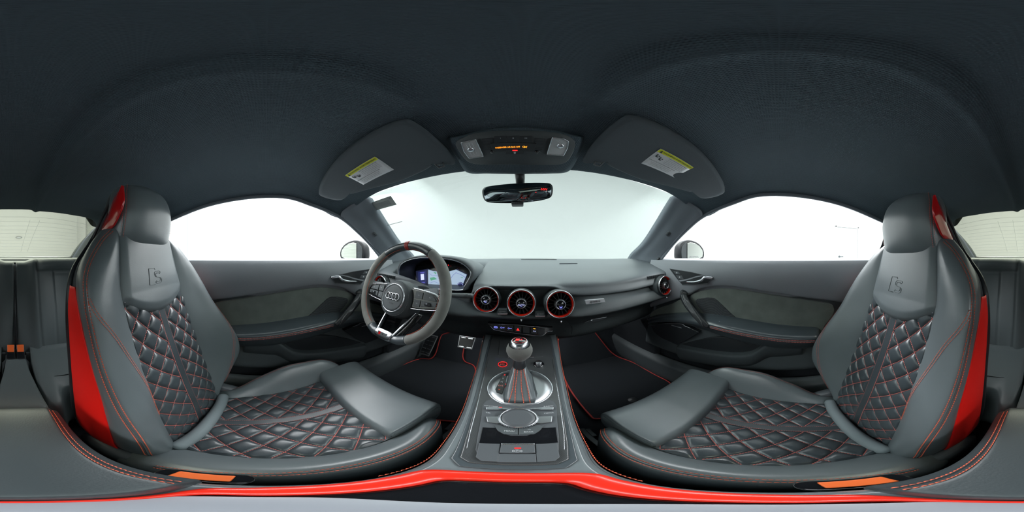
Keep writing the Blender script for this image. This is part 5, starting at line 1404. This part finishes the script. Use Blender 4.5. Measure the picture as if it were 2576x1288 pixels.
def cpoly(name, px, off, th, m, parent=root, bevel=.001, sn=None, solid_down=.0):
    pts = [PS(u, v, off) for u, v in px]
    if sn: pts = smooth(pts, sn, True)
    return MB().prism([p-PCN*solid_down for p in pts], PCN*(th+solid_down)).build(name, m, parent, bevel=bevel)
def PSx(x, y, off=0): return V(x, y, -.425+.16*(y-.2))+PCN*off
# plain frame around the carbon, then the carbon frame itself
def wy(y, ys): 
    for (a, b), (c, d) in zip(ys, ys[1:]):
        if a <= y <= c: return b+(d-b)*(y-a)/(c-a)
    return ys[-1][1]
co = [(.128, .036), (.140, .049), (.19, .062), (.25, .074), (.303, .082), (.385, .093), (.50, .105), (.62, .114), (.645, .112)]
outer_ = [(-w_, y) for y, w_ in co]+[(w_, y) for y, w_ in co[::-1]]
mb = MB(); mb.prism([PSx(x+.002, y, .000) for x, y in outer_], PCN*.0050); cf = mb.build('carbon_frame', M['carbon'], root, bevel=.0022); cf['label'] = 'glossy carbon weave frame'
oo = [(.116, .040), (.135, .056), (.19, .069), (.25, .081), (.303, .089), (.385, .100), (.50, .112), (.62, .121), (.65, .119)]
mb = MB(); mb.prism([PSx(x+.002, y, -.002) for x, y in [(-w_, y) for y, w_ in oo]+[(w_, y) for y, w_ in oo[::-1]]], PCN*.0045); mb.build('soft_frame', M['leather'], root, bevel=.002)
# thin chrome lines that stand in for light streaks reflected in the frame
for s in (-1, 1):
    pts = [PSx(s*x+.002, y, .0052) for x, y in ((.051, .165), (.066, .23), (.082, .33), (.093, .43), (.099, .50))]
    mb = MB(); mb.tube(smooth(pts, 40), [.0004+.0006*math.sin(PI*i/39) for i in range(40)], 6, flat=.6); mb.build('reflection_streak', M['chrome'], root)
# control panel of the console
pi_ = [(.150, .036), (.165, .043), (.21, .053), (.262, .062), (.303, .070), (.318, .066), (.338, .046), (.340, .0)]
oi = [(-w_, y) for y, w_ in pi_]+[(w_, y) for y, w_ in pi_[::-1]]
mb = MB(); mb.prism([PSx(x+.004, y, .003) for x, y in oi[:-1]], PCN*.0035); pn = mb.build('control_panel', M['grey_plastic'], root, bevel=.0015)
# dark scoop between wheel and parking brake plate
cpoly('panel_scoop', [(1214, 1075), (1250, 1076), (1262, 1090), (1285, 1096), (1325, 1096), (1345, 1090), (1355, 1076), (1398, 1075), (1404, 1113), (1205, 1114)], .0068, .0006, M['piano'], root, .0003)
# parking brake plate
cpoly('cover_plate', [(1205, 1115), (1259, 1117), (1252, 1162), (1210, 1160), (1197, 1150)], .0068, .003, M['grey_plastic'], root, .0008)
cpoly('cover_plate', [(1347, 1117), (1402, 1116), (1408, 1150), (1396, 1160), (1351, 1163)], .0068, .003, M['grey_plastic'], root, .0008)
cpoly('cover_plate', [(1255, 1142), (1348, 1142), (1350, 1163), (1251, 1163)], .0068, .003, M['grey_plastic'], root, .0008)
pb = cpoly('parking_brake_switch', [(1261, 1117), (1345, 1117), (1347, 1140), (1256, 1140)], .0068, .005, M['grey_plastic'], root, .0012)
cpoly('chrome_lip', [(1261, 1115.5), (1345, 1115.5), (1345, 1118.5), (1261, 1118.5)], .0100, .0030, M['chrome'], pb, .0008)
cpoly('red_light', [(1294, 1126), (1311, 1126), (1311, 1129), (1294, 1129)], .0119, .0004, E['red'], pb, 0)
c_ = PS(1301, 1134.5, .0121); ry = (PS(1301, 1124, .0121)-PS(1301, 1138, .0121)).normalized()
text('lettering', 'P', c_, (1, 0, 0), ry, .0045, M['white_ink'], pb, extrude=.0001)
mb = MB()
mb.tube([c_+V(1, 0, 0)*.0035*math.cos(t)+ry*.003*math.sin(t) for t in [2*PI*i/24 for i in range(24)]], .0003, 5, closed=True)
for s in (-1, 1): mb.tube([c_+V(s, 0, 0)*.0050*math.cos(t)+ry*.0045*math.sin(t) for t in [-.7+1.4*i/8 for i in range(9)]], .0003, 5)
mb.build('brake_symbol', M['white_ink'], pb)
# rotary control
rc_c = PS(1304, 1053, .006)
mb = MB(); mb.lathe([(.0325, 0), (.0325, .004), (.0315, .0085), (.0295, .010), (.0285, .0085)], rc_c, PCN, 72); ro2 = mb.build('rotary_control', M['chrome'], root)
mb = MB(); mb.lathe([(0, .0088), (.020, .0088), (.0283, .0082), (.029, .006)], rc_c, PCN, 60); o = mb.build('touch_pad', M['grey_plastic'], ro2)
mb = MB()
for i in range(60):
    t = 2*PI*i/60
    if math.sin(t) < .2:
        d = V(math.cos(t), math.sin(t), .16*math.sin(t)); mb.box(rc_c+d*.0325+PCN*.003, (.0012, .0012, .005))
mb.build('grip_ribs', M['alu'], ro2)
for px in ([(1223, 1049), (1262, 1049), (1262, 1065), (1250, 1067), (1226, 1063)], [(1345, 1049), (1390, 1048), (1388, 1063), (1362, 1067), (1345, 1065)]):
    cpoly('soft_key', px, .0062, .005, M['alu'], root, .0015)
cpoly('menu_key', [(1243, 1070), (1258, 1071), (1303, 1078), (1303, 1094), (1268, 1093), (1252, 1084)], .0068, .0022, M['plastic'], root, .0008)
cpoly('menu_key', [(1305, 1078), (1350, 1071), (1369, 1070), (1358, 1084), (1343, 1093), (1305, 1094)], .0068, .0022, M['plastic'], root, .0008)
def ctext(t, u, v, size, m=M['white_ink'], off=.0095, sx=1): return text('lettering', t, PS(u, v, off), (1, 0, 0), V(0, 1, .16), size, m, root, extrude=.0001, sx=sx)
ctext('MENU', 1281, 1084.5, .0052); ctext('BACK', 1330, 1086.5, .0052)
mb = MB(); c_ = PS(1331, 1081, .0094); mb.tube([c_+V(.002, -.0005, 0), c_+V(.002, .001, 0), c_+V(-.002, .001, 0)], .0003, 5); mb.build('back_arrow', M['white_ink'], root)
# long chrome bar with two rocker switches
for px in ([(1222, 1026), (1252, 1026), (1262, 1027.5), (1285, 1028), (1290, 1033), (1270, 1031), (1258, 1031), (1252, 1033), (1224, 1032)], [(1393, 1026), (1364, 1026), (1354, 1027.5), (1325, 1028), (1318, 1033), (1340, 1031), (1352, 1031), (1360, 1033), (1392, 1032)]):
    cpoly('rocker_switch', px, .0062, .0055, M['chrome'], root, .0012)
ctext('NAV/MAP', 1235, 1022, .0050, off=.0070, sx=1.2); ctext('TEL', 1228, 1038.5, .0050, off=.0070, sx=1.2); ctext('RADIO', 1380, 1022, .0050, off=.0070, sx=1.2); ctext('MEDIA', 1381, 1039, .0050, off=.0070, sx=1.2)
cpoly('red_light', [(1255, 1024), (1263, 1024), (1263, 1025.5), (1255, 1025.5)], .0068, .0005, E['red'], root, 0)
# storage lid in front of the selector
cpoly('storage_lid', [(1257, 858), (1365, 858), (1367, 896), (1361, 899), (1258, 898), (1253, 895)], .0052, .0015, M['carbon'], root, .0012)
cpoly('lid_handle', [(1277, 897), (1284, 895.5), (1335, 895.5), (1342, 898), (1342, 900.5), (1277, 900.5)], .0060, .004, M['chrome'], root, .0012)
# start button and volume knob
sb = PS(1264.5, 917, .0052)
mb = MB(); mb.lathe([(0, .0024), (.0120, .0024), (.0128, .001), (.013, 0)], sb, PCN, 40); o = mb.build('start_button', M['piano'], root); o['label'] = 'round start button with glowing red ring'
mb = MB(); mb.tube([sb+PCN*.002+V(.0128*math.cos(t), .0128*math.sin(t), .16*.0128*math.sin(t)) for t in [2*PI*i/40 for i in range(40)]], .0008, 6, closed=True); mb.build('red_ring', E['red'], o)
for i, t in enumerate(('START', 'ENGINE', 'STOP')): text('lettering', t, sb+PCN*.0030+V(0, .0058-.0056*i, .16*(.0058-.0056*i)), (1, 0, 0), V(0, 1, .16), .0046, emat('dim_red_text', (.9, .12, .1), .6), o, extrude=.0001)
vk = PS(1355, 916, .0052)
mb = MB(); mb.lathe([(.016, 0), (.016, .0008), (.010, .001)], vk, PCN, 40); o = mb.build('volume_knob', M['piano'], root)
mb = MB(); mb.lathe([(.0098, .0), (.0098, .010), (.0090, .013), (.0080, .0135), (0, .0130)], vk, PCN, 40); mb.build('knob_cap', M['chrome'], o)
text('lettering', 'ON/OFF', vk+V(0, -.0128, .001), (1, 0, 0), V(0, 1, .16), .0034, M['white_ink'], o, extrude=.0001)
# red lacquer surround and open tray behind the console frame
def tray(k_, n=60):
    pts = [(-.050*k_, .098), (0, .106), (.050*k_, .098), (.058*k_, .07), (.058*k_, .03), (.054*k_, -.005), (.044*k_, -.026), (0, -.029), (-.044*k_, -.026), (-.054*k_, -.005), (-.058*k_, .03), (-.058*k_, .07)]
    return pts
zr = -.4335
o_ = smooth([(x, y, zr-.003) for x, y in tray(1.03)], 80, True)
o2 = smooth([(x, y, zr+.002) for x, y in tray(1.0)], 80, True)
ii = [(-.030, .080), (0, .084), (.030, .080), (.035, .06), (.036, .03), (.035, 0), (.032, -.020), (0, -.024), (-.032, -.020), (-.035, 0), (-.036, .03), (-.035, .06)]
i1 = smooth([(x, y, zr+.0015) for x, y in ii], 80, True)
i2 = smooth([(x*.97, y*.97, zr-.006) for x, y in ii], 80, True)
mb = MB(); mb.loft([o_, o2, [a.lerp(b, .35)+V(0, 0, .002) for a, b in zip(o2, i1)], [a.lerp(b, .7)+V(0, 0, .0015) for a, b in zip(o2, i1)], i1, i2], cap=False); o = mb.build('tray_surround', M['red_trim'], root); o['label'] = 'bright red lacquered surround of the open tray'
i3 = [V(p.x*.9, p.y*.95, -.4385) for p in i2]
mb = MB(); mb.loft([i2, i3, [V(p.x*.5, p.y*.5+.015, -.439) for p in i2]]); o = mb.build('tray', M['piano'], root)
mb = MB(); mb.lathe([(.034, 0), (.0335, .003), (.031, .0035), (0, .0033)], (0.0, -.0, -.4375), (0, 0, 1), 48)
o = MB().loft([[V(x*k_, y*k_+.0, z) for x, y in [(.030*math.copysign(abs(math.cos(t))**.7, math.cos(t)), -.004+.026*math.copysign(abs(math.sin(t))**.7, math.sin(t))*(1 if math.sin(t) < 0 else 1.0)) for t in [2*PI*i/40 for i in range(40)]]] for z, k_ in ((-.439, 1), (-.4345, 1), (-.4335, .95))]).build('tray_mat', mat('pale_grey_mat', (.30, .32, .36), .35), root)
o['label'] = 'pale grey mat in the open tray'
# ================================================================ gear selector
gc = PS(1308, 973, .004); 
root = empty('gear_selector', gc, 'grey ball gear lever with leather gaiter on a round metal plate', 'gear lever')
mb = MB(); mb.lathe([(.0765, 0), (.0765, .003), (.0755, .0045), (.0735, .0045), (.0725, .003)], gc, PCN, 96); mb.build('plate_rim', M['chrome'], root)
mb = MB(); mb.lathe([(0, .0025), (.050, .0030), (.0725, .0036), (.073, .001)], gc, PCN, 80); mb.build('round_plate', M['alu'], root)
def GP(x, y, off=0): return gc+V(x, y, .16*y)+PCN*off
mb = MB(); mb.prism([GP(x, y, .003) for x, y in ((-.030, .060), (-.036, -.030), (-.030, -.064), (.030, -.064), (.038, -.03), (.030, .060))], PCN*.003); mb.build('gaiter_frame', M['dark_metal'], root, bevel=.0015)
mb = MB(); mb.prism([GP(x, y, .0035) for x, y in ((-.045, .050), (-.035, .052), (-.035, .012), (-.031, .010), (-.031, -.003), (-.035, -.005), (-.037, -.034), (-.050, -.030), (-.055, -.018))], PCN*.003); gi = mb.build('gear_display', M['piano'], root, bevel=.0008)
for t, x, y, m in (('P', -.0405, .042, E['red']), ('R', -.0425, .027, M['white_ink']), ('N', -.044, .0125, M['white_ink']), ('D/S', -.0445, -.003, emat('dim_gear_text', (.9, .3, .25), .5))):
    text('lettering', t, GP(x, y, .0070), (1, 0, 0), V(0, 1, .16), .0078, m, gi, extrude=.0001)
mb = MB(); mb.prism([GP(x, y, .0070) for x, y in ((-.049, -.017), (-.043, -.017), (-.046, -.021))], PCN*.0003)
mb.build('arrow_mark', M['stitch_o'], gi)
text('lettering', '+', GP(-.034, .004, .0070), (1, 0, 0), V(0, 1, .16), .006, E['red'], gi); text('lettering', '-', GP(-.034, -.007, .0070), (1, 0, 0), V(0, 1, .16), .006, E['red'], gi)
# gaiter
top_c = V(.002, .400, -.318); secs = []
base = [(-.028, .052), (-.030, .0), (-.032, -.045), (-.024, -.062), (0, -.064), (.024, -.062), (.034, -.045), (.031, 0), (.028, .052), (0, .056)]
B_ = smooth([GP(x, y, .005) for x, y in base], 60, True)
T_ = smooth([top_c+V(x*.45, y*.22-.0, 0) for x, y in base], 60, True)
for j in range(22):
    t = j/21; secs.append([a.lerp(b, t**.75)+(a.lerp(b, t)-top_c*1).normalized()*0+V((.0035*math.sin(t*PI))*math.copysign(1, a.x), 0, 0)*math.sin(k_*.9)*(1-t) for k_, (a, b) in enumerate(zip(B_, T_))])
mb = MB(); mb.loft(secs); ga = mb.build('gaiter', M['leather_soft'], root)
st = MB()
for k_ in (19, 22, 26, 29):
    P_ = [s_[k_] for s_ in secs]
    st.dashes([p+V(0, -.0006, .0003) for p in P_], [V(0, -1, .6)]*len(P_), ln=.0036, gap=.0012, w=.0008, lift=.001)
st.build('stitching', M['stitch_o'], ga)
mb = MB(); ax = V(0, -.05, 1).normalized(); kb = V(.002, .397, -.318)
mb.lathe([(.016, -.004), (.0165, .004), (.0150, .010), (.0145, .022), (.0155, .032), (.017, .036)], kb, ax, 36); mb.build('lever_collar', M['dark_metal'], root)
mb = MB(); mb.lathe([(.0155, .030), (.020, .036), (.0285, .048), (.0320, .060), (.0318, .068), (.0285, .078), (.0255, .082)], kb, ax, 48); mb.build('suede_ball', M['suede_rim'], root)
mb = MB(); mb.lathe([(.0262, .080), (.0255, .085), (.0205, .092), (.018, .0945), (.0175, .0940)], kb, ax, 48); mb.build('metal_crown', M['chrome'], root)
mb = MB(); mb.lathe([(.0178, .0935), (.0160, .0958), (0, .0965)], kb, ax, 40); o = mb.build('knob_cap', M['piano'], root)
kc = kb+ax*.0967
mb = MB(); mb.tube([kc+V(.0165*math.cos(t), .0165*math.sin(t), -.0007) for t in [2*PI*i/40 for i in range(40)]], .0005, 5, closed=True); mb.build('red_line', M['red_gloss'], o)
mb = MB(); mb.prism([kc+V(x, y, 0) for x, y in ((-.008, .005), (.001, .005), (-.001, -.005), (-.010, -.005))], (0, 0, .0006)); mb.build('red_mark', E['red'], o)
text('lettering', 'S', kc+V(.005, 0, .0004), (1, 0, 0), (0, 1, 0), .010, E['red'], o, extrude=.0001)
# ================================================================ armrest box behind the tray
root = empty('armrest_box', (0, -.15, -.45), 'long black leather armrest pad with red double stitching behind the red tray', 'armrest')
secs = []
for y, w_, z in ((-.031, .046, -.428), (-.034, .050, -.412), (-.042, .052, -.404), (-.08, .053, -.400), (-.15, .055, -.396), (-.24, .058, -.394), (-.285, .058, -.398), (-.300, .056, -.408), (-.305, .052, -.43)):
    secs.append([(-w_-.010, y, -.440), (-w_-.008, y, z-.018), (-w_, y, z-.004), (-w_+.012, y, z+.000), (0, y, z+.004), (w_-.012, y, z+.000), (w_, y, z-.004), (w_+.008, y, z-.018), (w_+.010, y, -.440)])
mb = MB(); mb.loft(secs, 70, 50); o = mb.build('armrest_pad', M['pad'], root)
for s in (-1, 1):
    for dx, dz in ((0, 0), (.0065, -.005)):
        pts = smooth([(s*(.0495+dx), -.038, -.4075+dz), (s*(.0515+dx), -.08, -.4035+dz), (s*(.0535+dx), -.15, -.3995+dz), (s*(.0565+dx), -.24, -.3975+dz), (s*(.056+dx), -.285, -.4015+dz)], 80)
        mb = MB(); mb.dashes(pts, [V(s*.6, 0, .8)]*80, ln=.0040, gap=.0012, w=.0007, lift=.0022); mb.build('stitching', M['stitch_o'], o)
# ================================================================ seat belt buckles beside the console
for s, lb in ((-1, 'black belt buckle with orange release, beside the seat behind the steering wheel'), (1, 'black belt buckle with orange release, beside the passenger seat')):
    c_ = V(s*.086, -.040, -.478)
    root = empty('belt_buckle', c_+V(0, 0, -.05), lb, 'belt buckle')
    secs = [[c_+V(x*k_, y*k_, z) for x, y in ((-.011, -.032), (.011, -.032), (.013, 0), (.011, .030), (-.011, .030), (-.013, 0))] for z, k_ in ((-.12, .7), (-.05, .9), (-.004, 1), (0, .92))]
    mb = MB(); mb.loft(secs, 14, 30); mb.build('buckle_body', M['piano'], root)
    mb = MB(); mb.prism([c_+V(x, y, .0) for x, y in ((-.009, -.022), (.009, -.022), (.009, .020), (-.009, .020))], (0, 0, .004)); mb.build('release_button', M['orange'], root, bevel=.0015)
# ================================================================ pedals and mats
def ped(name, label, C, rt, up, w_, h_, rows, cols):
    root = empty(name, C, label, 'pedal')
    rt = Vector(rt).normalized(); up = Vector(up).normalized(); n = rt.cross(up)
    if n.y > 0: n = -n
    C = Vector(C)
    def Q(a, b, d=0): return C+rt*a+up*b+n*d
    mb = MB(); mb.prism([Q(-w_*.9, -h_), Q(w_*.8, -h_), Q(w_, h_), Q(-w_, h_)], n*.008); pl = mb.build('metal_plate', M['alu'], root, bevel=.003)
    mb = MB(); mb.prism([Q(-w_*.80, -h_*.88, .008), Q(w_*.70, -h_*.88, .008), Q(w_*.88, h_*.90, .008), Q(-w_*.88, h_*.90, .008)], n*.002); rp = mb.build('rubber_pad', M['plastic_s'], root, bevel=.001)
    for i in range(rows):
        for j in range(cols):
            b = h_*.75*(1-2*i/max(1, rows-1)) if rows > 1 else 0; a = w_*.42*(2*j-(cols-1))
            mb = MB(); mb.box(Q(a, b, .011), (w_*.55, .006, .004), Matrix((rt, up, n)).transposed()); mb.build('metal_stud', M['chrome'], rp, bevel=.001)
    return root, Q
r_, Q = ped('footrest_pedal', 'tall ribbed metal footrest beside the driver door', PY(1079, 868, .93), (1, 0, 0), (0, .62, .78), .045, .085, 5, 2)
r_, Q = ped('brake_pedal', 'ribbed metal brake pedal above the driver floor mat', PY(1174, 862, .88), (1, 0, 0), (0, .5, .86), .052, .040, 2, 2)
mb = MB(); mb.tube([Q(.03, .03, -.004), Q(.035, .10, -.05), Q(.035, .2, -.09)], .008, 8); mb.build('pedal_arm', M['dark_metal'], r_)
root, Q = ped('accelerator_pedal', 'slim metal accelerator pedal next to the console', (-.205, .90, -.60), (1, 0, 0), (0, .5, .86), .022, .06, 3, 1)
def mat_(name, label, pts, cx):
    root = empty(name, (cx, .7, FL), label, 'floor mat')
    P3 = [V(x, y, FL+.014+max(0, y-.94)*.9) for x, y in pts]
    n = len(P3)
    dens = [a.lerp(b, t/6) for a, b in zip(P3, P3[1:]+P3[:1]) for t in range(6)]
    dens = [(dens[(i-2) % len(dens)]+dens[(i-1) % len(dens)]+dens[i]+dens[(i+1) % len(dens)]+dens[(i+2) % len(dens)])/5 for i in range(len(dens))]
    def clip(P, keep):
        R_ = []
        for a, b in zip(P, P[1:]+P[:1]):
            ia, ib = keep(a), keep(b)
            if ia >= 0: R_.append(a)
            if (ia >= 0) != (ib >= 0): R_.append(a.lerp(b, ia/(ia-ib)))
        return R_
    mb = MB()
    for sg in (1, -1):
        pc_ = clip(dens, lambda p: sg*(.94-p.y))
        if len(pc_) > 2: mb.prism([V(p.x, p.y, FL+.014+max(0, p.y-.94)*.9) for p in pc_], (0, 0, .006))
    o = mb.build('mat_carpet', M['carpet'], root)
    mb = MB(); mb.tube([p+V(0, 0, .005) for p in dens], .0042, 8, closed=True); o = mb.build('red_piping', mat('red_piping', (.42, .025, .02), .6), root); o['label'] = 'red edge piping'
    for x, y in ((cx-.08*(1 if cx < 0 else -1)+.0, .50),):
        mb = MB(); mb.lathe([(.0, .010), (.018, .010), (.022, .007), (.022, .0)], (x, y, FL+.014), (0, 0, 1), 24); mb.build('mat_fastener', M['plastic_s'], root)
    return root
def fx(u, v): p = PZ(u, v, FL+.018); return (p.x, p.y)
pd = [fx(1121, 1058), fx(1168, 1064), fx(1188, 985), fx(1200, 921), fx(1161, 911), fx(1170, 890), (-.38, 1.16), (-.56, 1.10), fx(1108, 876), fx(1092, 905), fx(1052, 901), fx(962, 938), (-.62, .40), (-.30, .40)]
pd = [(min(x, -.165), y) for x, y in pd]
mat_('floor_mat', 'black carpet mat with red piping in the driver footwell', pd, -.30)
pp_ = [fx(1425, 965), fx(1484, 1044), fx(1495, 1056), fx(1540, 1047), (.60, .44), (.64, .50), (.645, .62), fx(1613, 905), fx(1543, 895), (.56, 1.06), (.52, 1.16), (.26, 1.16), (.23, .95)]
pp_ = [(min(x, .655), y) for x, y in pp_]
mat_('floor_mat', 'black carpet mat with red piping in the passenger footwell', pp_, .33)
# ================================================================ seat belts at the door pillars
for s, lb in ((-1, 'black seat belt strap hanging at the door pillar behind the driver headrest'), (1, 'black seat belt strap hanging at the door pillar behind the passenger headrest')):
    root = empty('seat_belt', (s*.60, -.50, .05), lb, 'seat belt')
    a = [V(s*.600, -.470, .130), V(s*.598, -.455, .06), V(s*.630, -.44, -.02), V(s*.646, -.43, -.12)]
    P_ = smooth(a, 24); mb = MB(); mb.tube(P_, .022, 10, up=(s, 0, 0), flat=.06); mb.build('webbing', M['belt'], root)
    mb = MB(); mb.box((s*.592, -.455, .055), (.014, .055, .018), Matrix.Rotation(.5*s, 3, 'Z')); mb.build('belt_guide', M['plastic_s'], root, bevel=.004)
